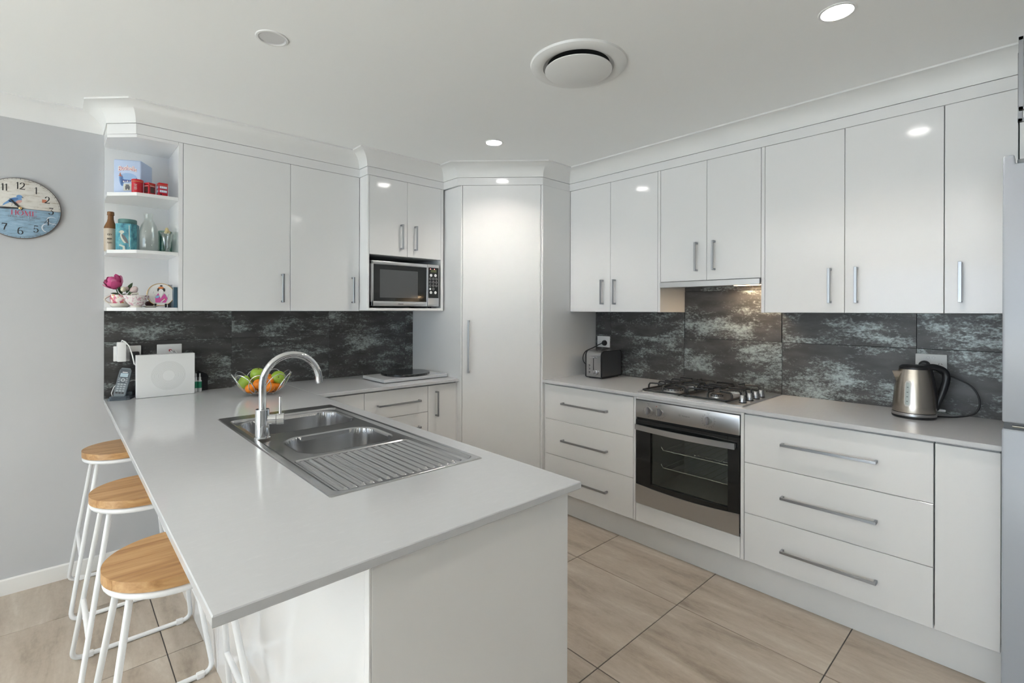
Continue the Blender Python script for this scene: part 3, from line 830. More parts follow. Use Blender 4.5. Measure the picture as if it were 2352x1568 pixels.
# ---- dishwasher seen edge-on at the end of the peninsula
t = thing('dishwasher', 'grey dishwasher edge showing past the peninsula end panel', 'dishwasher', (.78, 1.22, 0))
MB().box(.49, 1.036, .916, 1.514, .10, .868).build('body', M['gasket'], t)
M['dwgrey'] = mat('dishwasher_steel', (0.30, 0.30, 0.31), 0.35, 0.9)
MB().rbox(1.0395, 1.0585, .918, 1.512, .15, .745, .003, 2).build('door', M['dwgrey'], t)
MB().rbox(1.0395, 1.0585, .918, 1.512, .750, .868, .003, 2).build('control_panel', M['dwgrey'], t)
MB().prism([(1.059, .780), (1.062, .782), (1.062, .792), (1.059, .845)], .93, 1.50, 'y').build('handle', M['knob'], t)
MB().box(.55, .985, .93, 1.50, 0.0, .101).build('plinth', M['black'], t)

# ---- stainless double-bowl sink with drainer: one stamped sheet
SX0, SX1, SY0, SY1 = .5075, 1.0085, 1.228, 2.438
def sdrr(x, y, x0, x1, y0, y1, r):
    qx = abs(x - (x0 + x1) / 2) - (x1 - x0) / 2 + r; qy = abs(y - (y0 + y1) / 2) - (y1 - y0) / 2 + r
    return math.hypot(max(qx, 0), max(qy, 0)) + min(max(qx, qy), 0) - r
def sst(a, b, x):
    u = max(0.0, min(1.0, (x - a) / (b - a))); return u * u * (3 - 2 * u)
BW1 = (.557, .962, 2.035, 2.322, .075); BW2 = (.606, .942, 1.655, 1.912, .075)
DRN = (.548, .958, 1.262, 1.622, .02)
def sink_h(x, y):
    h = 0.003
    e = sdrr(x, y, SX0, SX1, SY0, SY1, .012)
    h -= .003 * sst(-.004, 0, e)
    rec = sdrr(x, y, .532, .990, 1.246, 2.352, .03)
    h -= .007 * sst(0, -.010, rec)
    for bw in (BW1, BW2):
        d = -sdrr(x, y, *bw)
        if d > -.012:
            h -= .003 * sst(-.012, .0, d)
            h -= .150 * (1 - (1 - min(1.0, max(0.0, d) / .055)) ** 5)
    d = -sdrr(x, y, *DRN)
    if d > 0:
        k = sst(0, .006, d)
        h -= .0035 * k
        u = (x - DRN[0] - .012) / .0255
        w = abs((u - math.floor(u)) - .5) * 2
        ends = sst(.010, .022, min(y - DRN[2], DRN[3] - y))
        if x > DRN[0] + .012 and x < DRN[1] - .006:
            h += .0055 * (1 - sst(.20, .55, w)) * ends
    return h
NXs, NYs = 172, 404
vs = []; reg = {}
gx = [SX0 + (SX1 - SX0) * i / NXs for i in range(NXs + 1)]; gy = [SY0 + (SY1 - SY0) * j / NYs for j in range(NYs + 1)]
for j in range(NYs + 1):
    for i in range(NXs + 1):
        x, y = gx[i], gy[j]
        # round the outer corners
        vs.append((x, y, BZ + .0002 + sink_h(x, y)))
faces = {'rim': [], 'bowl': [], 'bowl2': [], 'drainer': []}
for j in range(NYs):
    for i in range(NXs):
        xc, yc = (gx[i] + gx[i + 1]) / 2, (gy[j] + gy[j + 1]) / 2
        if sdrr(xc, yc, SX0, SX1, SY0, SY1, .012) > .001: continue
        f = (j * (NXs + 1) + i, j * (NXs + 1) + i + 1, (j + 1) * (NXs + 1) + i + 1, (j + 1) * (NXs + 1) + i)
        if sdrr(xc, yc, *BW1) < .0: faces['bowl'].append(f)
        elif sdrr(xc, yc, *BW2) < .0: faces['bowl2'].append(f)
        elif sdrr(xc, yc, *DRN) < .0: faces['drainer'].append(f)
        else: faces['rim'].append(f)
sink = thing('kitchen_sink', 'stainless steel double-bowl sink with ribbed drainer', 'sink', (.758, 1.83, BZ))
for nm, fs in faces.items():
    used = sorted({i for f in fs for i in f}); mp = {o: n for n, o in enumerate(used)}
    sb = MB(); sb.v = [vs[i] for i in used]; sb.f = [tuple(mp[i] for i in f) for f in fs]
    sb.build('bowl' if nm == 'bowl2' else nm, M['steel_sink'], sink, smooth=60, recalc=False)
for cx, cy_ in ((.76, 2.178), (.774, 1.783)):
    MB().lathe([(0, .0015), (.012, .0015), (.028, .003), (.034, .003), (.036, 0)], (cx, cy_, BZ - .1555), 28).build('waste', M['chrome'], sink)

# ---- gooseneck mixer tap
TXC, TYC = .556, 1.965
t = thing('mixer_tap', 'chrome gooseneck mixer tap with thin upright lever', 'tap', (TXC, TYC, BZ))
Z0 = BZ + .0035
MB().lathe([(0, 0), (.0285, 0), (.0285, .003), (.0245, .005), (.0240, .103), (.0230, .106), (0, .106)], (TXC, TYC, Z0), 36).build('body', M['chrome'], t)
pts = [(TXC, TYC, Z0 + .10), (TXC, TYC, 1.05), (TXC, TYC, 1.085)]
for k in range(25):
    q = PI - PI * k / 24
    pts.append((TXC + .105 + .105 * math.cos(q), TYC, 1.098 + .108 * math.sin(q)))
pts.append((TXC + .2115, TYC, 1.088))
MB().tube(pts, .0130, 20).build('spout', M['chrome'], t, smooth=50)
hd = Vector((.93, -.37, 0)).normalized(); hc = Vector((TXC, TYC, Z0 + .066))
MB().cyl(hc + hd * .018, hc + hd * .046, .0185, .0185, 28).build('side_arm', M['chrome'], t)
kn = MB().cyl(hc + hd * .048, hc + hd * .073, .0205, .0205, 28).build('lever_knob', M['chrome'], t)
lv = hc + hd * .060
MB().tube([lv + Vector((0, 0, .016)), lv + Vector((0, 0, .083))], .0052, 14).build('lever', M['chrome'], kn)

# ================================================================== BAR STOOLS
def stool(label, x, y):
    t = thing('bar_stool', label, 'stool', (x, y, 0), 'timber-topped bar stools along the peninsula')
    R, zt = .162, .700
    # seat of glued boards
    cuts = [-R, -.075, .02, .105, R]
    st = None
    for k in range(4):
        poly = []
        a, b_ = cuts[k] + .0004, cuts[k + 1] - .0004
        n = 14
        for i in range(n + 1):
            yy = a + (b_ - a) * i / n; poly.append((math.sqrt(max(R * R - yy * yy, 0)), yy))
        for i in range(n, -1, -1):
            yy = a + (b_ - a) * i / n; poly.append((-math.sqrt(max(R * R - yy * yy, 0)) - 1e-5, yy))
        mb = MB(Matrix.Translation((x, y, 0)))
        mb.prism(poly, zt - .027, zt)
        mb.build('seat_board', M['timber'], t, smooth=40)
    pts = [(x + (R - .012) * math.cos(2 * PI * k / 40), y + (R - .012) * math.sin(2 * PI * k / 40), zt - .039) for k in range(40)]
    MB().tube(pts, .0105, 10, True).build('seat_ring', M['whitemetal'], t, smooth=60)
    for s in (1, -1):
        P = lambda ax, ay, az: (x + ax, y + s * ay, az)
        def top(sgn):
            return (sgn * (.119 if s > 0 else .104), .050 if s > 0 else .060, zt - .042)
        L = [P(*top(-1))]
        def corner(sgn):
            leg_top = Vector(top(sgn)); foot = Vector((-.205 if sgn < 0 else .192, .215, .009)); rail = Vector((0, .215, .009))
            u = (leg_top - foot).normalized(); w = (rail - foot).normalized(); r = .040
            out = []
            for k in range(9):
                q = k / 8
                p0, p1, p2 = foot + u * r, foot, foot + w * r
                out.append(p0 * (1 - q) ** 2 + p1 * 2 * q * (1 - q) + p2 * q ** 2)
            return out
        L += [P(*c_) for c_ in corner(-1)]
        L += [P(*c_) for c_ in reversed(corner(1))]
        L.append(P(*top(1)))
        fr = MB().tube(L, .0088, 10).build('leg_frame', M['whitemetal'], t, smooth=60)
        for sx in (-1, 1):
            MB().rbox(x + sx * .150 - .013, x + sx * .150 + .013, y + s * .215 - .0105, y + s * .215 + .0105, .0, .020, .003, 2).build('glide', M['whitemetal'], fr)
    for sx in (-1, 1):
        f = .26
        u = 1 - f / (zt - .042)
        fx = .205 if sx < 0 else .192
        MB().tube([(x + sx * (.104 + (fx - .104) * u), y - .060 - .155 * u, f), (x + sx * (.119 + (fx - .119) * u), y + .050 + .165 * u, f)], .0088, 10).build('footrest', M['whitemetal'], t, smooth=60)
    return t
stool('white-framed bar stool with round timber seat, pushed in nearest the clock wall', .243, 3.115)
stool('white-framed bar stool with round timber seat, middle one of the three', .243, 2.355)
stool('white-framed bar stool with round timber seat at the open end of the peninsula', .243, 1.655)

# ================================================================== CEILING FITTINGS
def downlight(x, y, label, lit=True, power=3.8, cat='downlight'):
    t = thing('downlight', label, cat, (x, y, ZT), 'recessed ceiling downlights' if lit else None)
    MB().lathe([(.046, -.001), (.048, -.004), (.055, -.0035), (.057, 0), (.046, 0)], (x, y, ZT), 40).build('ring', M['trim'], t)
    if lit:
        MB().lathe([(0, -.0025), (.0462, -.0025), (.0462, 0), (0, 0)], (x, y, ZT), 40).build('lens', M['lamp'], t)
        l = bpy.data.lights.new('downlight_lamp', 'AREA'); l.shape = 'DISK'; l.size = .085; l.energy = power; l.spread = math.radians(125); l.color = (1.0, .92, .83)
        o = bpy.data.objects.new('downlight_lamp', l); COL.objects.link(o); o.parent = t; o.location = (0, 0, -.005)
    else:
        MB().lathe([(0, -.0005), (.043, -.0005), (.0462, -.003), (.0462, 0), (0, 0)], (x, y, ZT), 40).build('lens', M['lens_off'], t)
M['lens_off'] = mat('frosted_lens', (0.62, 0.62, 0.63), 0.35)
downlight(1.946, .478, 'lit white downlight above the fridge end of the kitchen')
downlight(1.940, 2.266, 'lit white downlight in front of the corner pantry')
for x, y, w_ in ((-.68, .47, 'opposite the open end of the peninsula'), (-.63, 2.16, 'beside the bar stools and wall clock'), (-2.19, 2.08, 'near the corner of clock wall and glazed door'), (-2.19, .47, 'in front of the glazed door')):
    downlight(x, y, 'lit white dining downlight ' + w_, power=3.8)
downlight(.587, 1.968, 'unlit round white downlight above the sink', False)
t = thing('air_vent', 'large round white ceiling air vent with raised centre disc', 'vent', (1.583, 1.312, ZT))
VX, VY = 1.583, 1.312
MB().lathe([(.146, -.002), (.146, -.012), (.160, -.016), (.185, -.014), (.196, -.008), (.199, 0), (.146, 0)], (VX, VY, ZT), 56).build('outer_ring', M['trim'], t)
MB().lathe([(0, -.0012), (.146, -.0012), (.146, -.0004), (0, -.0004)], (VX, VY, ZT), 48).build('throat', M['dark'], t)
MB().lathe([(.152, -.0115), (.150, -.013), (.146, -.010), (.128, -.002), (.128, -.001)], (VX, VY, ZT), 56).build('inner_cone', M['trim'], t)
MB().lathe([(0, -.030), (.134, -.030), (.138, -.028), (.138, -.025), (.13, -.022), (0, -.022)], (VX, VY, ZT), 56).build('centre_disc', M['trim'], t)
MB().cyl((VX, VY, ZT - .0225), (VX, VY, ZT - .0005), .012, n=12).build('stem', M['trim'], t)

# metal frames hanging at the edge of view above the fridge
t = thing('hanging_frame', 'two grey square-bar metal frames hanging above the fridge', 'metal frame', (2.37, -.09, 2.035))
M['alu'] = mat('grey_aluminium', (0.42, 0.43, 0.45), 0.35, 0.9)
for x, y1, z0, z1 in ((2.300, .056, 2.036, 2.276), (2.440, .061, 2.036, 2.276)):
    w = .012
    MB().rbox(x, x + w, y1 - w, y1, z0, z1, .001).rbox(x, x + w, y1 - .30, y1 - .30 + w, z0, z1, .001).rbox(x, x + w, y1 - .30, y1, z0, z0 + w, .001).rbox(x, x + w, y1 - .30, y1, z1 - w, z1, .001).build('frame', M['alu'], t)
MB().box(2.306, 2.446, -.20, -.192, 2.264, 2.272).box(2.306, 2.446, -.20, -.192, 2.040, 2.048).build('cross_bar', M['alu'], t)
MB().tube([(2.376, -.196, 2.268), (2.376, -.196, ZT - .0005)], .004, 8).build('hanging_rod', M['alu'], t)

# ================================================================== WALL CLOCK
def band_mat():
    m = mat('clock_face', (0.7, 0.68, 0.62), 0.6); nt, b = nodes(m)
    tc = N(nt, 'ShaderNodeTexCoord'); sp = N(nt, 'ShaderNodeSeparateXYZ')
    nt.links.new(tc.outputs['Object'], sp.inputs[0])
    nz = N(nt, 'ShaderNodeTexNoise', i_Scale=1.0, i_Detail=8.0, i_Roughness=.72)
    mp = N(nt, 'ShaderNodeMapping'); mp.inputs['Scale'].default_value = (26, 26, 110)
    nt.links.new(tc.outputs['Object'], mp.inputs[0]); nt.links.new(mp.outputs[0], nz.inputs['Vector'])
    up = ramp(nt, nz.outputs[0], [(.34, (.40, .34, .27)), (.46, (.66, .63, .58)), (.7, (.74, .72, .68))])
    lo = ramp(nt, nz.outputs[0], [(.34, (.20, .27, .33)), (.48, (.25, .39, .52)), (.7, (.36, .50, .62))])
    gt = N(nt, 'ShaderNodeMath', operation='GREATER_THAN', i_1=0.0); nt.links.new(sp.outputs[2], gt.inputs[0])
    mx = N(nt, 'ShaderNodeMix', data_type='RGBA')
    nt.links.new(gt.outputs[0], mx.inputs[0]); nt.links.new(lo, mx.inputs[6]); nt.links.new(up, mx.inputs[7])
    nt.links.new(mx.outputs[2], b.inputs['Base Color'])
    return m
# broad-nib serif strokes: every glyph is a set of pen paths; the horizontal nib makes stems thick and bars thin
def arcp(cx, cy_, rx, ry, a0, a1, n=16):
    return [(cx + rx * math.cos(math.radians(a0 + (a1 - a0) * k / n)), cy_ + ry * math.sin(math.radians(a0 + (a1 - a0) * k / n))) for k in range(n + 1)]
def serif(x, y): return ('t', [(x - .13, y), (x + .13, y)])
GL = {
 '0': (.62, [('p', arcp(.31, .5, .24, .47, 0, 360, 28))]),
 '1': (.36, [('p', [(.20, .02), (.20, .98)]), ('t', [(.20, .98), (.03, .80)])]),
 '2': (.62, [('p', arcp(.31, .72, .20, .25, 175, -20) + [(.44, .48), (.26, .24), (.06, .05)]), ('b', [(.06, .05), (.56, .05)]), ('t', [(.56, .05), (.58, .20)])]),
 '3': (.60, [('b', [(.10, .95), (.50, .95)]), ('t', [(.50, .95), (.26, .60)]), ('p', arcp(.26, .31, .25, .28, 90, -150, 20))]),
 '4': (.64, [('p', [(.44, .02), (.44, .98)]), ('t', [(.44, .98), (.03, .28)]), ('t', [(.03, .28), (.62, .28)]), serif(.44, .02)]),
 '5': (.60, [('b', [(.13, .94), (.50, .94)]), ('t', [(.12, .96), (.10, .52)]), ('p', arcp(.27, .30, .24, .28, 140, -150, 20))]),
 '6': (.62, [('p', arcp(.34, .48, .27, .50, 70, 180, 12) + arcp(.31, .28, .24, .27, 190, 550, 24)[0:20]), ('t', arcp(.31, .30, .22, .27, 150, 0, 10))]),
 '7': (.58, [('b', [(.06, .94), (.54, .94)]), ('t', [(.06, .94), (.05, .76)]), ('p', [(.52, .90), (.34, .45), (.26, .05)])]),
 '8': (.62, [('p', arcp(.31, .74, .19, .23, 0, 360, 20)), ('p', arcp(.31, .27, .23, .26, 0, 360, 20))]),
 '9': (.62, [('p', arcp(.31, .72, .23, .26, 0, 360, 20)), ('p', arcp(.28, .52, .27, .50, 10, -100, 12))]),
 'H': (.82, [('p', [(.16, .02), (.16, .98)]), ('p', [(.66, .02), (.66, .98)]), ('t', [(.16, .5), (.66, .5)]), serif(.16, .02), serif(.16, .98), serif(.66, .02), serif(.66, .98)]),
 'O': (.86, [('p', arcp(.43, .5, .35, .48, 0, 360, 28))]),
 'M': (1.0, [('t', [(.15, .02), (.17, .98)]), ('p', [(.19, .98), (.48, .04)]), ('t', [(.48, .04), (.78, .98)]), ('p', [(.82, .02), (.80, .98)]), serif(.15, .02), serif(.82, .02), serif(.13, .98), serif(.84, .98)]),
 'E': (.72, [('p', [(.17, .02), (.17, .98)]), ('t', [(.05, .98), (.60, .98)]), ('t', [(.60, .98), (.62, .78)]), ('t', [(.17, .52), (.46, .52)]), ('t', [(.05, .02), (.62, .02)]), ('t', [(.62, .02), (.65, .24)])]),
 'S': (.60, [('p', arcp(.29, .74, .20, .24, 30, 230, 14) + arcp(.30, .26, .23, .26, 70, -150, 16))]),
 'W': (1.1, [('p', [(.10, .98), (.33, .04)]), ('t', [(.33, .04), (.55, .90)]), ('p', [(.50, .98), (.74, .04)]), ('t', [(.74, .04), (.98, .98)]), serif(.10, .98), serif(.98, .98)]),
 'T': (.76, [('p', [(.38, .02), (.38, .98)]), ('t', [(.06, .98), (.70, .98)]), ('t', [(.06, .98), (.04, .78)]), ('t', [(.70, .98), (.72, .78)]), serif(.38, .02)]),
 ' ': (.34, []),
}
def pen_text(s, h, Mx, mat_, parent, name, width=None):
    mb = MB(Mx); x = 0; quads = []
    for ch in s:
        w_, strokes = GL[ch]
        for kind, pts in strokes:
            nx, ny = {'p': (.062, .012), 't': (.016, .016), 'b': (.02, .055)}[kind]
            for (x0, y0), (x1, y1) in zip(pts, pts[1:]):
                quads.append([(x + x0 - nx, y0 - ny), (x + x0 + nx, y0 + ny * .0 - ny), (x + x1 + nx, y1 - ny), (x + x1 - nx, y1 - ny)])
                quads.append([(x + x0 - nx, y0 + ny), (x + x0 + nx, y0 + ny), (x + x1 + nx, y1 + ny), (x + x1 - nx, y1 + ny)])
                for (px, py) in ((x0, y0), (x1, y1)):
                    quads.append([(x + px - nx, py - ny), (x + px + nx, py - ny), (x + px + nx, py + ny), (x + px - nx, py + ny)])
                for sx in (-1, 1):
                    quads.append([(x + x0 + sx * nx, y0 - ny), (x + x0 + sx * nx, y0 + ny), (x + x1 + sx * nx, y1 + ny), (x + x1 + sx * nx, y1 - ny)])
        x += w_
    k = width / x if width else h
    for i, q in enumerate(quads):
        mb.quad(*[((a - x / 2) * k, (b_ - .5) * h, .0004 + .0000015 * (i % 40)) for a, b_ in q])
    return mb.build(name, mat_, parent, smooth=0, recalc=False)
M['clockface'] = band_mat()
M['clockedge'] = mat('clock_edge', (0.16, 0.13, 0.11), 0.7)
M['birdblue'] = mat('bird_blue', (0.16, 0.32, 0.58), 0.6)
M['birdpink'] = mat('bird_pink', (0.60, 0.36, 0.32), 0.6)
M['swirl'] = mat('pale_swirl', (0.66, 0.70, 0.74), 0.6)
M['stamp'] = mat('stamp_red', (0.55, 0.20, 0.12), 0.6)
CX, CZ, CR = -.138, 1.870, .148
CY = WALL_B - .006
t = thing('wall_clock', 'round weathered wall clock with blue lower half and bluebird', 'clock', (CX, CY, CZ))
RY = Matrix.Translation((CX, CY, CZ)) @ Matrix.Rotation(PI / 2, 4, 'X')      # lathe z -> -y
MB().lathe([(0, -.005), (CR - .002, -.005), (CR, -.002), (CR, .006), (CR - .003, .008), (0, .008)], n=64, M=RY).build('rim_board', M['clockedge'], t)
MB().lathe([(0, .0081), (CR - .003, .0081), (CR - .004, .0087), (0, .0087)], n=64, M=RY).build('face', M['clockface'], t)
FZ = CY - .0088
fr_ = lambda a, c_: frame((CX + a, FZ, CZ + c_), (1, 0, 0), (0, 0, 1))
for k, s in enumerate('12 1 2 3 4 5 6 7 8 9 10 11'.split()):
    q = PI / 2 - 2 * PI * k / 12; rr = CR * .74
    w = {'1': .010, '12': .036, '11': .024, '10': .036}.get(s, .020)
    pen_text(s, .034, fr_(rr * math.cos(q), rr * math.sin(q)), M['blacktext'], t, 'numeral')
tk = MB()
for k in range(60):
    q = 2 * PI * k / 60; r0, r1 = CR * .945, CR * (.985 if k % 5 == 0 else .972)
    d = Vector((math.cos(q), math.sin(q))); n_ = Vector((-d.y, d.x)) * (.0012 if k % 5 == 0 else .0006)
    P = [d * r0 + n_, d * r0 - n_, d * r1 - n_, d * r1 + n_]
    tk.quad(*[(CX + p.x, FZ - .0004, CZ + p.y) for p in P])
for rr in (.94, .975):
    for k in range(72):
        q0, q1 = 2 * PI * k / 72, 2 * PI * (k + 1) / 72
        tk.quad(*[(CX + r * math.cos(q), FZ - .0003, CZ + r * math.sin(q)) for r, q in ((CR * rr, q0), (CR * rr + .0006, q0), (CR * rr + .0006, q1), (CR * rr, q1))])
tk.build('minute_track', M['greytext'], t, smooth=0, recalc=False)
MB().box(CX - CR + .006, CX + CR - .006, FZ - .0004, FZ, CZ - .0012, CZ + .0010).build('board_joint', M['clockedge'], t)
pen_text('HOME', .024, fr_(.012, -.022), M['redtext'], t, 'lettering', .092)
pen_text('HOME SWEET HOME', .0100, fr_(.016, -.042), M['greytext'], t, 'lettering', .116)
lettering('Home Sweet Home', .070, .005, fr_(.016, -.054), M['greytext'], t, name='small_script')
def flat(parent, name, mat_, polys, z, a0, c0, s):
    mb = MB()
    for poly in polys:
        mb.quad(*[(CX + a0 + x * s, FZ - z, CZ + c0 + y * s) for x, y in poly])
    return mb.build(name, mat_, parent, smooth=0, recalc=False)
def oval(cx, cy_, rx, ry, rot=0, n=20):
    c_, s_ = math.cos(rot), math.sin(rot)
    return [(cx + rx * math.cos(2 * PI * k / n) * c_ - ry * math.sin(2 * PI * k / n) * s_, cy_ + rx * math.cos(2 * PI * k / n) * s_ + ry * math.sin(2 * PI * k / n) * c_) for k in range(n)]
bird = flat(t, 'bird', M['birdblue'], [oval(0, 0, .024, .0125, .35), [(-.012, -.008), (-.044, -.034), (-.040, -.022), (-.016, .004)]], .0004, -.018, .038, 1)
flat(bird, 'bird_head', M['birdblue'], [oval(.014, .018, .0105, .009, .1)], .0006, -.018, .038, 1)
flat(bird, 'bird_breast', M['birdpink'], [oval(.012, -.007, .013, .007, .6)], .0006, -.018, .038, 1)
flat(bird, 'bird_wing', mat('bird_wing', (.09, .20, .42), .6), [oval(-.006, .002, .018, .006, .35)], .0008, -.018, .038, 1)
flat(bird, 'beak', M['blacktext'], [[(.023, .018), (.032, .015), (.023, .014)]], .0006, -.018, .038, 1)
flat(bird, 'bird_legs', M['blacktext'], [[(-.010, -.010), (-.009, -.010), (-.012, -.030), (-.013, -.030)], [(0, -.012), (.001, -.012), (-.001, -.030), (-.002, -.030)]], .0004, -.018, .038, 1)
flat(t, 'postage_stamp', M['stamp'], [[(-.008, -.008), (.008, -.008), (.008, .008), (-.008, .008)]], .00025, .084, .047, 1)
sw = MB()
for cx, cz, r, a0, a1, w in ((.112, -.045, .017, 30, 330, .0022), (.098, -.085, .022, 70, 300, .0026), (.122, -.078, .014, -120, 160, .002)):
    n = 24
    for k in range(n):
        q0 = math.radians(a0 + (a1 - a0) * k / n); q1 = math.radians(a0 + (a1 - a0) * (k + 1) / n)
        w0 = w * math.sin(PI * (k + .3) / (n + .6)); w1 = w * math.sin(PI * (k + 1.3) / (n + .6))
        pp = [(cx + (r + e) * math.cos(q), cz + (r + e) * math.sin(q)) for e, q in ((-w0, q0), (w0, q0), (w1, q1), (-w1, q1))]
        if all(math.hypot(*p) < CR * .97 for p in pp):
            sw.quad(*[(CX + p[0], FZ - .0002, CZ + p[1]) for p in pp])
sw.build('scroll_pattern', M['swirl'], t, smooth=0, recalc=False)
def hand(ang, L, w, z, name):
    q = math.radians(ang); d = Vector((math.cos(q), math.sin(q))); n_ = Vector((-d.y, d.x))
    P = [d * -.010 + n_ * w * .6, d * -.010 - n_ * w * .6, d * L * .45 - n_ * w, d * L, d * L * .45 + n_ * w]
    MB().prism([(CX + p.x, CZ + p.y) for p in P], FZ - z - .001, FZ - z, 'y').build(name, M['black'], t)
hand(131, .060, .0048, .003, 'hour_hand')
hand(186, .105, .0038, .005, 'minute_hand')
MB().lathe([(0, .0), (.0065, 0), (.0065, .006), (.004, .008), (0, .009)], n=20, M=Matrix.Translation((CX, FZ - .001, CZ)) @ Matrix.Rotation(PI / 2, 4, 'X')).build('centre_pin', M['gold'], t)

# ================================================================== POWER OUTLETS
def outlet(label, M_, a0, a1, c0, c1, sw=(), slots=()):
    ac, cc = (a0 + a1) / 2, (c0 + c1) / 2
    p = M_ @ Vector((ac, 0, cc))
    t = thing('power_outlet', label, 'outlet', tuple(p))
    pl = MB(M_).rbox(a0, a1, .0002, .008, c0, c1, .003, 2).build('plate', M['white'], t)
    for a, c_ in sw:
        MB(M_).lathe([(0, .0), (.0062, 0), (.0062, .0015), (.005, .0025), (0, .0025)], n=18, M=Matrix.Translation((a, .008, c_)) @ Matrix.Rotation(-PI / 2, 4, 'X')).build('switch', M['white'], t)
    for a, c_ in slots:
        s = MB(M_)
        for dx, rot in ((-.005, .5), (.005, -.5), (0, 0)):
            q = Matrix.Translation((a + dx, .0082, c_ + (.004 if rot else -.006))) @ Matrix.Rotation(rot, 4, 'Y')
            vs_ = [q @ Vector(v) for v in ((-.0009, 0, -.003), (.0009, 0, -.003), (.0009, 0, .003), (-.0009, 0, .003))]
            s.quad(*[tuple(v) for v in vs_])
        s.build('socket_slots', M['blacktext'], pl, smooth=0, recalc=False)
    return t
FR, FB = FX(XR), FY(YB)
outlet('white double power outlet behind the toaster', FR, 2.218, 2.334, 1.102, 1.186, [(2.286, 1.168), (2.268, 1.168)], [(2.303, 1.135)])
outlet('white double power outlet behind the kettle', FR, .304, .420, 1.094, 1.177, [(.372, 1.160), (.352, 1.160)], [(.328, 1.128)])
o1 = outlet('white double power outlet behind the cordless phone', FB, .216, .336, 1.098, 1.180, [(.262, 1.163), (.290, 1.163)])
MB(FB).rbox(.283, .291, .008, .0095, 1.159, 1.164, .0005).build('switch_flag', M['red'], o1)
o2 = outlet('white wall plate with red data plug above the white box', FB, .407, .525, 1.098, 1.181)
MB(FB).rbox(.462, .474, .008, .022, 1.140, 1.152, .002).build('plug', M['red'], o2)
MB(FB).tube([(.468, .022, 1.146), (.474, .05, 1.135), (.482, .055, 1.10), (.486, .045, 1.06)], .003, 8).build('cable', M['white'], o2)
MB(FB).tube([(.486, .008, 1.138), (.492, .02, 1.142), (.498, .03, 1.128)], .003, 8).build('hook_cable', M['white'], o2)

# ================================================================== BENCH ITEMS, BACK CORNER
# white slim box with circular grille
t = thing('speaker_box', 'white upright box with circular dotted grille on the bench', 'speaker', (.439, 3.31, BZ))
MB().rbox(.305, .572, 3.285, 3.332, BZ + .001, 1.132, .002).build('case', M['white'], t)
m = mat('grille_dots', (.78, .78, .78), .45); nt, b = nodes(m)
tc = N(nt, 'ShaderNodeTexCoord'); mp = N(nt, 'ShaderNodeMapping'); mp.inputs['Scale'].default_value = (1, 0, 1)
nt.links.new(tc.outputs['Object'], mp.inputs[0])
vl = N(nt, 'ShaderNodeVectorMath', operation='LENGTH'); nt.links.new(mp.outputs[0], vl.inputs[0])
mu = N(nt, 'ShaderNodeMath', operation='MULTIPLY', i_1=230.0); nt.links.new(vl.outputs['Value'], mu.inputs[0])
fr2 = N(nt, 'ShaderNodeMath', operation='FRACT'); nt.links.new(mu.outputs[0], fr2.inputs[0])
cc = ramp(nt, fr2.outputs[0], [(.0, (.80, .80, .80)), (.72, (.80, .80, .80)), (.80, (.52, .52, .52)), (.95, (.52, .52, .52)), (1.0, (.80, .80, .80))])
nt.links.new(cc, b.inputs['Base Color']); M['grille'] = m
g = MB(Matrix.Translation((.448, 3.2849, 1.014)) @ Matrix.Rotation(PI / 2, 4, 'X')).lathe([(.029, 0), (.080, 0), (.080, .0005), (.029, .0005)], n=64)
gob = g.build('grille_ring', M['grille'], t)
for v in gob.data.vertices: v.co -= Vector((.448 - .439, 0, 1.014 - BZ))
gob.location = (.448 - .439, 0, 1.014 - BZ)
MB(Matrix.Translation((.448, 3.2849, 1.014)) @ Matrix.Rotation(PI / 2, 4, 'X')).lathe([(0, 0), (.0285, 0), (.0285, .0012), (0, .0014)], n=40).build('centre_badge', M['white'], t)
# white plug-pack adaptor with its lead
t = thing('plug_adaptor', 'white plug-pack adaptor with white lead in the wall outlet', 'adaptor', (.252, 3.36, 1.10))
MB().rbox(.229, .268, 3.342, 3.3868, 1.098, 1.203, .004, 2).build('case', M['white'], t)
MB().tube([(.248, 3.362, 1.203), (.250, 3.352, 1.212), (.262, 3.340, 1.205), (.280, 3.330, 1.18), (.292, 3.325, 1.13), (.300, 3.325, 1.085), (.309, 3.334, 1.075), (.320, 3.340, 1.082), (.33, 3.342, 1.05)], .0032, 8).build('lead', M['white'], t)
t = thing('black_plug', 'small black plug pack beside the white adaptor', 'plug', (.305, 3.365, 1.095))
MB().rbox(.285, .325, 3.352, 3.3868, 1.090, 1.148, .004, 2).build('case', M['black'], t)
MB().tube([(.310, 3.365, 1.091), (.318, 3.368, 1.05), (.33, 3.37, 1.0), (.34, 3.372, .95), (.34, 3.372, .905)], .0022, 8).build('cable', M['black'], t)
# cordless phone
M['phone'] = mat('phone_slate', (0.075, 0.095, 0.115), 0.32)
M['phonelt'] = mat('phone_light', (0.15, 0.18, 0.205), 0.35)
M['lcdblue'] = mat('phone_screen', (0.42, 0.53, 0.60), 0.2)
M['key'] = mat('phone_keys', (0.40, 0.44, 0.47), 0.4)
PHX, PHY = .247, 3.332
PM = Matrix.Translation((PHX, PHY, BZ)) @ Matrix.Rotation(math.radians(-14), 4, 'Z')
t = thing('cordless_phone', 'dark grey cordless phone standing in its charging cradle', 'phone', (PHX, PHY, BZ))
cr = MB(PM)
pf = [(-.055, .0), (.055, .0), (.055, .014), (.040, .030), (-.010, .022), (-.052, .010)]
bw = [(-.050, -.045), (-.040, -.053), (.028, -.053), (.043, -.042), (.052, .045), (.045, .053), (-.028, .053), (-.038, .045)]
cr.prism(bw, .0005, .012)
cr.prism([(x * .9, y * .9 + .004) for x, y in bw], .012, .020)
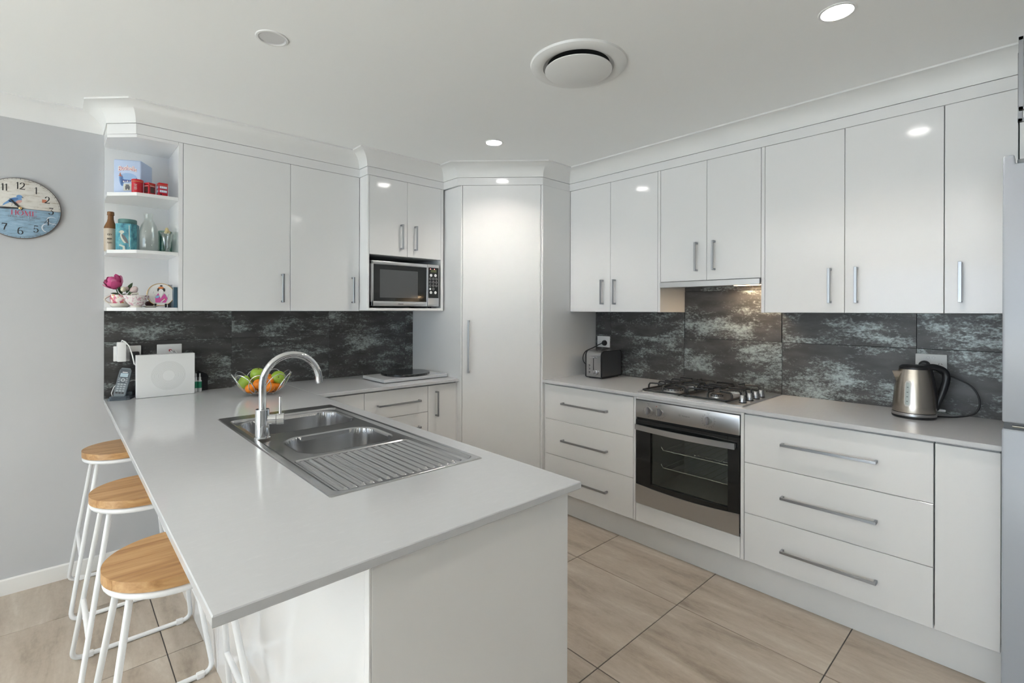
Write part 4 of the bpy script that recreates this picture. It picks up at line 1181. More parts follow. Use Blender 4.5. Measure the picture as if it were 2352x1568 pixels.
cr.prism([(-.030, .0), (.044, .0), (.046, .044), (-.028, .044)], .020, .036)
cr.build('cradle', M['phone'], t, smooth=30)
HM = PM @ Matrix.Translation((-.006, -.024, .016)) @ Matrix.Rotation(math.radians(-17), 4, 'X') @ Matrix.Rotation(math.radians(9), 4, 'Y')
hs = MB(HM).prism([(-.021, 0), (.021, 0), (.025, .010), (.026, .085), (.025, .140), (.018, .153), (-.018, .153), (-.025, .140), (-.026, .085), (-.025, .010)], -.011, .011, 'y').build('handset', M['phonelt'], t, smooth=25)
sc_ = MB(HM).rbox(-.022, .022, -.0125, -.010, .072, .146, .001).build('face_plate', M['phone'], hs)
MB(HM).rbox(-.0165, .0165, -.0135, -.0120, .104, .124, .0004).build('screen', M['lcdblue'], sc_)
MB(HM).rbox(-.010, .012, -.0132, -.0120, .1275, .131, .0003).build('logo_bar', M['white'], sc_)
MB(HM).lathe([(.004, 0), (.010, 0), (.010, .001), (.004, .001), (.004, 0)], n=20, M=Matrix.Translation((0, -.0122, .088)) @ Matrix.Rotation(PI / 2, 4, 'X')).build('navigation_ring', M['key'], sc_)
for a in (-.016, .016):
    for c_ in (.096, .087, .078):
        MB(HM).rbox(a - .0045, a + .0045, -.0134, -.012, c_ - .002, c_ + .002, .0003).build('key', M['key'], sc_)
for j in range(5):
    for i in range(3):
        MB(HM).rbox(-.0185 + .013 * i, -.0085 + .013 * i, -.0125, -.0105, .016 + .0115 * j, .0225 + .0115 * j, .0004).build('key', M['key'] if j else M['black'], hs)
MB().tube([(.232, 3.34, .985), (.216, 3.345, .965), (.206, 3.345, .935), (.210, 3.345, .918), (.222, 3.345, .910)], .0022, 8).build('cable', M['white'], t)
MB().tube([(.27, 3.365, .985), (.30, 3.367, .993), (.345, 3.366, .985)], .002, 8).build('line_cable', M['white'], t)
# two small spray bottles and a folded black cloth
M['greenlabel'] = mat('green_label', (0.02, 0.26, 0.14), 0.45)
M['clearplastic'] = mat('milky_plastic', (0.70, 0.73, 0.74), 0.2)
for x, y, lab in ((.588, 3.347, 'small spray bottle with green label half hidden by the white box'), (.606, 3.338, 'small spray bottle with green label standing beside the white box')):
    t = thing('spray_bottle', lab, 'bottle', (x, y, BZ))
    MB().lathe([(0, 0), (.0088, 0), (.0095, .003), (.0095, .062), (.006, .070), (.0055, .073), (0, .073)], (x, y, BZ + .0005), 20).build('body', M['white'], t)
    MB().lathe([(.0098, .022), (.0098, .060)], (x, y, BZ), 20).build('label_wrap', M['greenlabel'], t, recalc=False)
    MB().lathe([(0, .073), (.0065, .073), (.0065, .084), (.0035, .086), (.0035, .104), (.001, .108), (0, .108)], (x, y, BZ), 16).build('spray_cap', M['clearplastic'], t)
t = MB()
t.prism([(.580, 3.356), (.634, 3.372), (.655, 3.384), (.640, 3.390), (.590, 3.385)], BZ + .0005, BZ + .075)
t.add([(.578, 3.36, .975), (.600, 3.365, 1.022), (.648, 3.378, .998), (.660, 3.384, .975), (.640, 3.388, .935), (.600, 3.384, .95)], [(0, 1, 2, 3, 4, 5), (5, 4, 3, 2, 1, 0)])
tag(t.build('folded_cloth', mat('black_cloth', (.015, .016, .02), .85), loc=(.615, 3.375, BZ)), 'crumpled black cloth leaning on the tiles behind the spray bottles', 'cloth')

# ================================================================== FRUIT BOWL
BX, BY = .845, 2.99
t = thing('fruit_bowl', 'open chrome wire fruit bowl of looping petals on the bench', 'bowl', (BX, BY, BZ))
def bowl_pt(th, s):
    r = .056 + (.153 - .056) * (s ** .62); z = .014 + .112 * (s ** 1.45)
    return (BX + r * math.cos(th), BY + r * math.sin(th), BZ + z)
lb = None
for k in range(9):
    a0 = 2 * PI * k / 9 + .15
    pts = [bowl_pt(a0 + .46 * math.sin(2 * PI * q / 48) * (1 + .15 * math.cos(2 * PI * q / 48)), .5 - .5 * math.cos(2 * PI * q / 48)) for q in range(48)]
    MB().tube(pts, .0024, 6, True).build('wire_loop', M['chrome'], t, smooth=60)
MB().tube([(BX + .056 * math.cos(2 * PI * q / 40), BY + .056 * math.sin(2 * PI * q / 40), BZ + .0135) for q in range(40)], .003, 8, True).build('base_ring', M['chrome'], t, smooth=60)
MB().tube([(BX + .030 * math.cos(2 * PI * q / 32), BY + .030 * math.sin(2 * PI * q / 32), BZ + .0135) for q in range(32)], .0022, 6, True).build('base_ring', M['chrome'], t, smooth=60)
MB().tube([(BX - .056, BY, BZ + .0135), (BX + .056, BY, BZ + .0135)], .0022, 6).tube([(BX, BY - .056, BZ + .0135), (BX, BY + .056, BZ + .0135)], .0022, 6).build('base_cross', M['chrome'], t)
for k in range(4):
    q = PI / 4 + PI / 2 * k + .35
    MB().ell((BX + .056 * math.cos(q), BY + .056 * math.sin(q), BZ + .0055), .0055, .0055, .0053, 12, 8).build('foot', M['chrome'], t)
m = mat('apple_green', (0.33, 0.50, 0.05), 0.32); nt, b = nodes(m)
nz = N(nt, 'ShaderNodeTexNoise', i_Scale=14.0, i_Detail=4.0); nt.links.new(coords(nt, (1, 1, 1), 9.0), nz.inputs['Vector'])
nt.links.new(ramp(nt, nz.outputs[0], [(.3, (.26, .42, .03)), (.7, (.42, .58, .09))]), b.inputs['Base Color']); M['apple'] = m
m = mat('mandarin_peel', (0.85, 0.24, 0.01), 0.38); nt, b = nodes(m)
nz = N(nt, 'ShaderNodeTexNoise', i_Scale=180.0, i_Detail=2.0); bump(nt, b, nz.outputs[0], .25, .001); M['mandarin'] = m
M['stem'] = mat('fruit_stem', (0.14, 0.08, 0.03), 0.8)
APR = [(0, -.80), (.18, -.86), (.42, -.90), (.70, -.70), (.92, -.35), (1.0, .05), (.95, .42), (.78, .72), (.52, .88), (.26, .88), (.10, .76), (0, .66)]
def apple(label, x, y, z, r, tilt, az):
    t = thing('green_apple', label, 'apple', (BX + x, BY + y, BZ + z), 'green apples in the fruit bowl')
    T = Matrix.Translation((BX + x, BY + y, BZ + z)) @ Matrix.Rotation(az, 4, 'Z') @ Matrix.Rotation(tilt, 4, 'X') @ Matrix.Scale(r, 4)
    MB().lathe(APR, n=28, M=T).build('flesh', M['apple'], t, smooth=80)
    MB(T).tube([(0, 0, .64), (.02, .03, .85), (.06, .08, 1.05)], [.05, .045, .06], 8).build('stem', M['stem'], t)
    MB(T).lathe([(0, -.86), (.09, -.86), (.07, -.80), (0, -.80)], n=10).build('calyx', M['stem'], t)
apple('green apple highest on top of the fruit pile', -.022, .008, .112, .039, .2, .5)
apple('green apple lying against the clock-wall side of the wire bowl', -.085, .010, .075, .036, .9, 1.2)
apple('green apple with dark calyx turned outward on the pantry side of the bowl', .078, -.022, .092, .038, -1.75, -.25)
MPR = [(0, -.78), (.3, -.82), (.65, -.66), (.92, -.32), (1.0, .02), (.93, .36), (.66, .68), (.3, .84), (.12, .86), (0, .82)]
def mandarin(label, x, y, z, r, tilt, az):
    t = thing('mandarin', label, 'mandarin', (BX + x, BY + y, BZ + z), 'mandarins in the fruit bowl')
    T = Matrix.Translation((BX + x, BY + y, BZ + z)) @ Matrix.Rotation(az, 4, 'Z') @ Matrix.Rotation(tilt, 4, 'X') @ Matrix.Scale(r, 4)
    MB().lathe(MPR, n=24, M=T).build('peel', M['mandarin'], t, smooth=80)
    MB(T).lathe([(0, .80), (.09, .83), (.07, .90), (0, .91)], n=8).build('stem_button', M['stem'], t)
mandarin('mandarin at the bottom of the pile on the clock-wall side', -.068, -.030, .043, .029, .4, 2)
mandarin('mandarin resting against the front wires below the tap', .020, -.070, .046, .029, -.5, 1)
mandarin('mandarin in the second layer under the top apple', -.030, -.040, .066, .029, .8, 0)
mandarin('mandarin in the second layer beside the dark-calyx apple', .030, -.022, .074, .029, -.9, .6)
mandarin('mandarin at the back of the bowl near the tiles', .045, .048, .083, .029, .3, 2.2)
mandarin('small mandarin low in the middle of the bowl', -.012, -.015, .040, .027, 1.2, 1.2)
mandarin('mandarin low on the pantry side under the green apple', .064, -.028, .042, .028, .2, .2)

# ================================================================== CHOPPING SLAB AND MARBLE DISC
t = MB().rbox(1.553, 2.052, 2.903, 3.205, BZ + .004, BZ + .025, .0015)
o = tag(t.build('chopping_slab', M['stone'], loc=(1.80, 3.05, BZ), smooth=30), 'pale stone chopping slab lying on the back bench', 'board')
for x in (1.58, 2.02):
    for y in (2.93, 3.18):
        MB().cyl((x, y, BZ + .0003), (x, y, BZ + .0045), .008, n=12).build('foot', M['black'], o)
t = MB().lathe([(0, 0), (.166, 0), (.170, .003), (.170, .013), (.168, .016), (0, .016)], (1.812, 3.075, BZ + .0253), 72)
tag(t.build('marble_disc', M['marble'], loc=(1.812, 3.075, BZ + .0253), smooth=30), 'round black marble board with grey veins on the stone slab', 'board')

# ================================================================== TOASTER
TM = Matrix.Translation((2.785, 2.090, BZ)) @ Matrix.Rotation(math.radians(3.0), 4, 'Z')
t = thing('toaster', 'two-slice brushed steel toaster with black edges', 'toaster', (2.90, 2.16, BZ))
TL, TW, TH = .255, .138, .195
prof = [(.0, .012), (.0, .160)]
for k in range(1, 9):
    q = PI - (PI / 2) * k / 8; prof.append((.030 + .030 * math.cos(q), .160 + .034 * math.sin(q)))
for k in range(0, 8):
    q = PI / 2 - (PI / 2) * k / 8; prof.append((TL - .030 + .030 * math.cos(q), .160 + .034 * math.sin(q)))
prof += [(TL, .160), (TL, .012)]
M['toaster'] = mat('toaster_steel', (0.50, 0.50, 0.505), 0.24, 1.0)
M['toasterdark'] = mat('toaster_side', (0.22, 0.22, 0.225), 0.34, 1.0)
MB(TM).prism(prof, .008, TW - .008, 'y').build('shell', M['toaster'], t, smooth=25)
def grow(p, d): 
    cx, cz = TL / 2, .1
    return [(cx + (x - cx) * (1 + d), cz + (z - cz) * (1 + d * .9)) for x, z in p]
for y0, y1 in ((0, .0085), (TW - .0085, TW)):
    o = MB(TM).prism(grow(prof, .012), y0, y1, 'y').build('side_edge', M['black'], t, smooth=25)
    ys_ = (y0 - .0006, y0 + .002) if y0 == 0 else (y1 - .002, y1 + .0006)
    MB(TM).prism(grow(prof, -.035), *ys_, 'y').build('side_panel', M['toasterdark'], o, smooth=25)
MB(TM).rbox(.002, TL - .002, .001, TW - .001, .006, .016, .002).build('base', M['black'], t)
for x in (.025, TL - .025):
    for y in (.02, TW - .02):
        MB(TM).cyl((x, y, .0003), (x, y, .007), .008, n=12).build('foot', M['black'], t)
for y in (.047, .091):
    MB(TM).box(.052, TL - .052, y - .012, y + .012, .1935, .1948).build('bread_slot', M['dark'], t)
MB(TM).box(-.0012, .0, TW / 2 - .0022, TW / 2 + .0022, .058, .150).build('lever_slot', M['dark'], t)
MB(TM).rbox(-.018, .0, TW / 2 - .018, TW / 2 + .018, .144, .153, .003, 2).build('lever', M['knob'], t)
KM = lambda y, z: TM @ Matrix.Translation((0, y, z)) @ Matrix.Rotation(-PI / 2, 4, 'Y')
MB().lathe([(0, 0), (.019, 0), (.0195, .004), (.0175, .012), (.015, .013), (0, .013)], n=28, M=KM(TW / 2 - .022, .045)).build('browning_knob', M['knob'], t)
for z in (.042, .066, .090):
    o = MB().lathe([(0, 0), (.0070, 0), (.0070, .002), (0, .002)], n=18, M=KM(TW / 2 + .037, z)).build('button', M['black'], t)
    MB().lathe([(0, .002), (.0050, .002), (.0045, .0035), (0, .0035)], n=18, M=KM(TW / 2 + .037, z)).build('button_face', M['knob'], o)
# lead up to the outlet plug
pc = Vector((XR, 2.262, 1.135))
MB(FR).lathe([(0, .0), (.021, 0), (.021, .010), (.014, .022), (0, .024)], n=24, M=Matrix.Translation((2.262, .0082, 1.135)) @ Matrix.Rotation(-PI / 2, 4, 'X')).build('plug', M['black'], t)
def smooth_path(P, n=8):
    P = [Vector(p) for p in P]; out = []
    for i in range(len(P) - 1):
        p0, p1, p2, p3 = P[max(i - 1, 0)], P[i], P[i + 1], P[min(i + 2, len(P) - 1)]
        for k in range(n):
            u = k / n
            out.append(.5 * ((2 * p1) + (p2 - p0) * u + (2 * p0 - 5 * p1 + 4 * p2 - p3) * u * u + (3 * p1 - p0 - 3 * p2 + p3) * u ** 3))
    out.append(P[-1]); return out
MB().tube(smooth_path([(XR - .024, 2.268, 1.134), (XR - .035, 2.290, 1.125), (2.98, 2.315, 1.10), (2.90, 2.325, 1.075), (2.86, 2.318, 1.03), (2.862, 2.300, .99), (2.90, 2.26, .96), (2.93, 2.235, .95)]), .0034, 8).build('cord', M['black'], t, smooth=60)

# ================================================================== KETTLE
KX, KY = 2.862, .398
hd = Vector((.52, -.854, 0)); up = Vector((0, 0, 1))
t = thing('kettle', 'brushed steel cordless kettle with black handle and water gauge', 'kettle', (KX, KY, BZ))
MB().lathe([(0, 0), (.079, 0), (.081, .003), (.081, .008), (.079, .010), (0, .010)], (KX, KY, BZ + .0003), 48).build('power_base', M['black'], t)
MB().lathe([(.079, .010), (.0805, .012), (.0805, .021), (.079, .023)], (KX, KY, BZ), 48).build('base_band', M['steel'], t)
MB().lathe([(0, .010), (.0785, .010), (.0785, .0265), (0, .0265)], (KX, KY, BZ), 48).build('base_ring', M['black'], t)
MB().lathe([(0, .026), (.079, .026), (.0795, .032), (.077, .07), (.071, .13), (.062, .185), (.055, .215), (.0545, .218), (0, .218)], (KX, KY, BZ), 56).build('jug', M['kettle'], t)
MB().lathe([(0, .2185), (.0545, .2185), (.054, .226), (.046, .234), (.030, .237), (0, .2375)], (KX, KY, BZ), 40).build('lid', M['black'], t)
sp = -hd
side = Vector((-sp.y, sp.x, 0))
b0 = Vector((KX, KY, BZ))
sv = [b0 + sp * .050 + side * .022 + up * .210, b0 + sp * .086 + up * .208, b0 + sp * .050 - side * .022 + up * .210, b0 + sp * .062 + side * .012 + up * .150, b0 + sp * .067 + up * .158, b0 + sp * .062 - side * .012 + up * .150]
MB().add([tuple(v) for v in sv], [(0, 1, 4, 3), (1, 2, 5, 4), (3, 4, 5), (0, 3, 5, 2), (0, 2, 1)]).build('spout', M['kettle'], t, smooth=60)
hp_ = smooth_path([b0 + hd * .035 + up * .226, b0 + hd * .075 + up * .229, b0 + hd * .112 + up * .212, b0 + hd * .122 + up * .180, b0 + hd * .112 + up * .130, b0 + hd * .096 + up * .080, b0 + hd * .083 + up * .040], 6)
MB().tube(hp_, [.012 + .003 * math.sin(PI * k / (len(hp_) - 1)) for k in range(len(hp_))], 12).build('handle', M['black'], t, smooth=60)
MB().tube([b0 + hd * .056 + up * .218, b0 + hd * .069 + up * .15, b0 + hd * .078 + up * .08, b0 + hd * .080 + up * .034], [.013, .015, .014, .013], 12).build('handle_spine', M['black'], t, smooth=60)
MB().tube([b0 + hd * .090 + up * .035, b0 + hd * .118 + up * .033], [.006, .005], 10).build('switch_lever', M['white'], t)
# gauge window facing the room
gd = Vector((-.985, .17, 0)).normalized()
gs = Vector((-gd.y, gd.x, 0))
M['gauge'] = mat('water_gauge', (0.42, 0.47, 0.46), 0.12)
M['gaugerim'] = mat('gauge_rim', (0.55, 0.53, 0.50), 0.3, 0.5)
def jr(z):
    T = [(.032, .0795), (.07, .077), (.13, .071), (.185, .062), (.215, .055)]
    for (z0, r0), (z1, r1) in zip(T, T[1:]):
        if z <= z1: return r0 + (r1 - r0) * (z - z0) / (z1 - z0)
    return T[-1][1]
def gauge(name, w, z0, z1, out, mat_, parent):
    g = MB(); n = 10; L, R_ = [], []
    for k in range(n + 1):
        z = z0 + (z1 - z0) * k / n; e = min(k, n - k) / n
        ww = w * (.6 if k in (0, n) else 1)
        r = jr(z) + out
        for s, arr in ((-1, L), (1, R_)):
            an = s * ww / r
            d_ = gd * math.cos(an) + gs * math.sin(an)
            arr.append(b0 + d_ * r + up * z)
    vs_ = [tuple(v) for v in L + R_]
    mid = [tuple(b0 + gd * (jr(z0 + (z1 - z0) * k / n) + out + .0006) + up * (z0 + (z1 - z0) * k / n)) for k in range(n + 1)]
    g.add(vs_ + mid, [(k, k + 1, 2 * n + 3 + k, 2 * n + 2 + k) for k in range(n)] + [(2 * n + 2 + k, 2 * n + 3 + k, n + 2 + k, n + 1 + k) for k in range(n)])
    return g.build(name, mat_, parent, smooth=60, recalc=False)
gauge('gauge_rim', .0125, .055, .168, .0008, M['gaugerim'], t)
gauge('water_gauge', .0085, .062, .161, .0018, M['gauge'], t)
for z in (.078, .098, .118, .140):
    r = jr(z) + .0030
    MB().quad(*[tuple(b0 + gd * r + gs * a + up * (z + c_)) for a, c_ in ((-.003, -.0012), (.003, -.0012), (.003, .0012), (-.003, .0012))]).build('gauge_mark', M['blacktext'], t, recalc=False)
MB().tube(smooth_path([(XR - .024, .372, 1.118), (XR - .045, .33, 1.095), (XR - .05, .27, 1.075), (XR - .045, .215, 1.04), (XR - .05, .190, .98), (XR - .06, .205, .925), (2.98, .26, .9045), (2.93, .31, .9045), (2.905, .345, .905)]), .0034, 8).build('cord', M['black'], t, smooth=60)
MB(FR).lathe([(0, .0), (.022, 0), (.022, .012), (.014, .024), (0, .026)], n=24, M=Matrix.Translation((.385, .0082, 1.123)) @ Matrix.Rotation(-PI / 2, 4, 'X')).build('plug', M['black'], t)

# ================================================================== SHELF ITEMS
S1, S2, S3 = 1.9632, 1.6767, 1.3882
# ---- tea tin, top shelf
A = Vector((.203, 3.213, 0)); B = Vector((.311, 3.157, 0)); ux = (B - A).normalized(); uy = Vector((-ux.y, ux.x, 0))
W, D, Ht = .122, .130, .182
m = mat('tin_pale_blue', (.50, .60, .80), .35); M['tin'] = m
TF = Matrix(((ux.x, uy.x, 0, A.x), (ux.y, uy.y, 0, A.y), (0, 0, 1, S1), (0, 0, 0, 1)))
t = thing('tea_tin', 'large pale blue tea tin with curved white lettering', 'tin', tuple(A + Vector((.06, .03, S1))))
bx = MB(TF).rbox(0, W, 0, D, .0003, Ht, .007, 3).build('box', M['tin'], t, smooth=40)
FF = lambda a, c_, e=0: TF @ Matrix.Translation((a, -e, c_)) @ Matrix.Rotation(PI / 2, 4, 'X')
lettering('Bushells', .080, .025, FF(.062, .140), M['redtext'], bx, name='lettering_shadow', arc=.008, bold=.045)
lettering('Bushells', .080, .025, FF(.0612, .1408, .0004), M['whitetext'], bx, arc=.008, bold=.012)
M['tinblue'] = mat('tin_blue', (.16, .30, .60), .4); M['tinmid'] = mat('tin_mid_blue', (.30, .45, .70), .4)
def tinflat(name, mt, polys, e, parent=None):
    mb = MB(TF)
    for p in polys: mb.quad(*[(a, -e, c_) for a, c_ in p])
    return mb.build(name, mt, parent or bx, smooth=0, recalc=False)
tinflat('picture', M['tinmid'], [oval(.064, .088, .040, .026)], .0003)
tinflat('swoosh', M['tinblue'], [[(.028, .105), (.040, .098), (.044, .060), (.034, .050)], oval(.036, .075, .010, .030, .1)], .0005)
tinflat('banner', M['navy'], [[(.040, .062), (.102, .074), (.104, .090), (.078, .078), (.040, .079)]], .0007)
lettering('BLUE LABEL', .058, .009, FF(.071, .0715, .0008) @ Matrix.Rotation(.10, 4, 'Z'), M['whitetext'], bx, name='banner_lettering', bold=.02)
M['parch'] = mat('parchment', (.66, .66, .58), .6)
tinflat('stamp_picture', M['parch'], [[(.044, .022), (.078, .026), (.078, .060), (.044, .058)]], .0009)
tinflat('stamp_figure', M['greytext'], [oval(.062, .042, .011, .009), oval(.056, .034, .004, .007), oval(.068, .034, .004, .007), oval(.061, .052, .009, .003)], .0011)
tinflat('sparkle', M['stamp'], [[(.026, .104), (.030, .092), (.034, .104), (.030, .116)], [(.020, .098), (.032, .101), (.042, .094), (.032, .095)]], .0010)
lettering('120', .020, .009, FF(.060, .010, .0006), M['tinmid'], bx, name='number')
SF = TF @ Matrix.Translation((W, 0, 0)) @ Matrix.Rotation(PI / 2, 4, 'Z')
mb = MB(SF)
mb.quad((.058, -.0004, .04), (.070, -.0004, .04), (.068, -.0004, .082), (.060, -.0004, .082)).quad((.074, -.0004, .03), (.078, -.0004, .03), (.077, -.0004, .06), (.075, -.0004, .06))
mb.build('side_print', M['tinmid'], bx, smooth=0, recalc=False)
# ---- three small red tins in front of it
t = thing('red_tin', 'small oval red tin in front of the blue tea tin', 'tin', (.290, 3.098, S1))
T = Matrix.Translation((.290, 3.098, S1)) @ Matrix.Diagonal((1.25, .85, 1, 1))
bx = MB().lathe([(0, .0003), (.0185, .0003), (.019, .002), (.019, .058), (0, .058)], n=32, M=T).build('body', M['red'], t)
MB().lathe([(.0194, .057), (.0199, .059), (.0199, .066), (.017, .069), (0, .070)], n=32, M=T).build('lid', M['red'], t)
MB().lathe([(.0197, .0555), (.0203, .0565), (.0197, .0575)], n=32, M=T).build('gold_band', M['gold'], t, recalc=False)
mb = MB()
for c_, w in ((.040, .012), (.035, .009), (.030, .010), (.025, .011), (.020, .012), (.015, .010)):
    mb.quad(*[(.281 + a, 3.0806 + a * .12, S1 + c_ + e) for a, e in ((-w / 2, 0), (w / 2, 0), (w / 2, .0018), (-w / 2, .0018))])
mb.build('print', M['whitetext'], bx, smooth=0, recalc=False)
M['panedark'] = mat('pane_dark', (.06, .035, .03), .3)
def boxtin(label, x, y, w, h, rot, kind):
    TB = Matrix.Translation((x, y, S1)) @ Matrix.Rotation(rot, 4, 'Z')
    t = thing('red_tin', label, 'tin', (x, y, S1))
    o = MB(TB).rbox(-w / 2, w / 2, -w / 2, w / 2, .0003, h - .008, .003, 2).build('body', M['red'], t)
    MB(TB).rbox(-w / 2 - .001, w / 2 + .001, -w / 2 - .001, w / 2 + .001, h - .010, h, .004, 2).build('lid', M['red'], t)
    MB(TB).rbox(-w / 2 - .0013, w / 2 + .0013, -w / 2 - .0013, w / 2 + .0013, h - .0125, h - .0105, .0005).build('gold_band', M['gold'], t)
    for s in range(2):
        R_ = Matrix.Rotation(-PI / 2 * s, 4, 'Z')
        Q = MB(TB @ R_)
        e = -w / 2 - .0004
        if kind == 'booth':
            Q.quad((-.010, e, .008), (.012, e, .008), (.012, e, .038), (-.010, e, .038)).build('window_print', M['panedark'], o, smooth=0, recalc=False)
            MB(TB @ R_).quad((-.012, e, .0415), (.013, e, .0415), (.013, e, .044), (-.012, e, .044)).build('sign_print', M['whitetext'], o, smooth=0, recalc=False)
        else:
            for z in (.016, .036):
                Q.quad((-.016, e, z), (.016, e, z), (.016, e, z + .013), (-.016, e, z + .013))
            Q.build('window_print', M['tinmid'], o, smooth=0, recalc=False)
            q2 = MB(TB @ R_)
            for z in (.018, .038):
                for a in (-.011, -.003, .004, .011): q2.quad(*[(a + u * .003, e - .0003, z + .005 + v * .005) for u, v in oval(0, 0, 1, 1, 0, 10)])
            q2.build('passenger_print', M['whitetext'], o, smooth=0, recalc=False)
            MB(TB @ R_).quad(*[(-.010 + u * .004, e - .0002, .006 + v * .004) for u, v in oval(0, 0, 1, 1, 0, 12)]).build('wheel_print', M['blacktext'], o, smooth=0, recalc=False)
boxtin('small red phone-box tin in the middle of the red tins', .340, 3.100, .036, .060, .55, 'booth')
boxtin('small red double-decker bus tin beside the shelf side panel', .392, 3.094, .040, .066, .12, 'bus')

# ---- stoneware bottle, middle shelf
M['stoneware'] = mat('stoneware_cream', (.50, .42, .33), .3); M['glazebrown'] = mat('stoneware_brown', (.20, .085, .025), .25)
bxx, byy = .196, 3.262
t = thing('stoneware_bottle', 'two-tone brown and cream stoneware bottle on the middle shelf', 'bottle', (bxx, byy, S2))
lo = MB().lathe([(0, .0003), (.026, .0003), (.028, .004), (.028, .112), (.0278, .116)], (bxx, byy, S2), 36).build('lower_body', M['stoneware'], t)
MB().lathe([(.0278, .116), (.027, .124), (.022, .138), (.0155, .152), (.0125, .166), (.0122, .184), (.0150, .186), (.0152, .190), (.0145, .192), (.0145, .202), (.0125, .204), (.008, .204), (.008, .19), (0, .19)], (bxx, byy, S2), 36).build('glazed_neck', M['glazebrown'], t)
vd = Vector((-.2, -1, 0)).normalized()
for k, (s, dz) in enumerate((('CEY', .084), ('BEER', .062), ('TURN', .042))):
    q = Vector((bxx, byy, S2 + dz)) + vd * .0284
    fr3 = frame(tuple(q), (1, -.2, 0), (0, 0, 1))
    lettering(s, .020, .008, fr3, M['blacktext'], lo, arc=.0, bold=.01)
# ---- teal tea caddy
M['teal'] = mat('caddy_teal', (.10, .30, .36), .35); M['teallid'] = mat('caddy_lid', (.10, .22, .21), .35); M['tealdk'] = mat('caddy_dark', (.03, .10, .15), .4)
M['cream'] = mat('print_cream', (.62, .64, .55), .5)
cxx, cyy = .260, 3.205
TC = Matrix.Translation((cxx, cyy, S2)) @ Matrix.Rotation(-.30, 4, 'Z')
t = thing('tea_caddy', 'teal eight-sided tea caddy painted with a kingfisher-like bird', 'tin', (cxx, cyy, S2))
w, c_ = .044, .020
oct_ = [(-w + c_, -w), (w - c_, -w), (w, -w + c_), (w, w - c_), (w - c_, w), (-w + c_, w), (-w, w - c_), (-w, -w + c_)]
m = mat('caddy_print', (.10, .30, .36), .35); nt, b = nodes(m)
nz = N(nt, 'ShaderNodeTexNoise', i_Scale=1.0, i_Detail=6.0, i_Roughness=.65); nt.links.new(coords(nt, (40, 40, 26)), nz.inputs['Vector'])
nt.links.new(ramp(nt, nz.outputs[0], [(.32, (.03, .12, .18)), (.48, (.08, .30, .38)), (.60, (.13, .40, .46)), (.72, (.42, .52, .48))]), b.inputs['Base Color']); M['caddy'] = m
bd = MB(TC).prism(oct_, .0003, .138).build('body', M['caddy'], t, smooth=20)
MB(TC).lathe([(0, .138), (.036, .138), (.036, .143), (.039, .144), (.039, .160), (.037, .163), (0, .163)], n=36).build('lid', M['teallid'], t)
def cadflat(name, mt, polys, e):
    mb = MB(TC)
    for p in polys: mb.quad(*[(a, -w - e, q) for a, q in p])
    return mb.build(name, mt, bd, smooth=0, recalc=False)
cadflat('bird_body', M['cream'], [oval(-.008, .062, .009, .026, .35), oval(-.014, .094, .010, .008, .1), [(-.030, .092), (-.020, .097), (-.020, .090)]], .0005)
cadflat('bird_wing', M['greytext'], [oval(-.001, .060, .007, .026, .50)], .0008)
cadflat('branch', M['cream'], [[(-.024, .030), (-.002, .024), (.002, .0), (-.010, .0), (-.010, .018), (-.024, .024)], [(.016, .02), (.019, .02), (.018, .13), (.015, .13)]], .0004)
# ---- glass milk bottle
gx_, gy_ = .344, 3.160
t = thing('glass_bottle', 'clear wide-shouldered glass milk bottle on the middle shelf', 'bottle', (gx_, gy_, S2))
MB().lathe([(0, .0003), (.040, .0003), (.0435, .006), (.0435, .085), (.041, .108), (.033, .138), (.022, .160), (.0185, .168), (.0185, .178), (.0205, .180), (.0205, .198), (.0185, .200), (.0165, .198), (.0165, .165), (.020, .158), (.031, .136), (.039, .107), (.0415, .085), (.0415, .008), (.038, .004), (0, .004)], (gx_, gy_, S2), 44).build('glass', M['bottleglass'], t, smooth=60)
# ---- cut crystal vase with a dried stub, and green glass behind
vx, vy = .4195, 3.125
t = thing('crystal_vase', 'small flared cut-crystal vase on the middle shelf', 'vase', (vx, vy, S2))
pr = [(0, .0003), (.017, .0003), (.018, .003), (.011, .010), (.0105, .018), (.014, .030), (.017, .060), (.022, .085), (.033, .104), (.034, .106), (.0315, .106), (.020, .086), (.0145, .060), (.011, .034), (0, .030)]
n_ = 24; vsx = []; fsx = []
for k, (r, z) in enumerate(pr):
    for i in range(n_):
        wv = 1 + (.10 if (i + (k % 2)) % 2 else -.06) * (1 if .02 < z < .1 else .25)
        if z > .1: wv = 1 + .07 * math.sin(6 * 2 * PI * i / n_)
        vsx.append((vx + r * wv * math.cos(2 * PI * i / n_), vy + r * wv * math.sin(2 * PI * i / n_), S2 + z))
for k in range(len(pr) - 1):
    for i in range(n_):
        fsx.append((k * n_ + i, k * n_ + (i + 1) % n_, (k + 1) * n_ + (i + 1) % n_, (k + 1) * n_ + i))
MB().add(vsx, fsx).build('crystal', M['crystal'], t, smooth=0)
M['dried'] = mat('dried_petal', (.60, .50, .26), .7)
MB().ell((vx - .003, vy, S2 + .116), .009, .009, .016, 10, 8).ell((vx + .007, vy + .002, S2 + .108), .007, .006, .008, 10, 6).ell((vx - .010, vy, S2 + .106), .006, .006, .007, 8, 6).build('dried_flower', M['dried'], t, smooth=0)
t = MB().lathe([(0, .0003), (.030, .0003), (.032, .004), (.032, .125), (.030, .127), (.0295, .125), (.0295, .006), (0, .006)], (.425, 3.250, S2), 36)
tag(t.build('glass_jar', M['greenglass'], loc=(.425, 3.250, S2), smooth=50), 'pale green glass jar behind the crystal vase', 'jar')

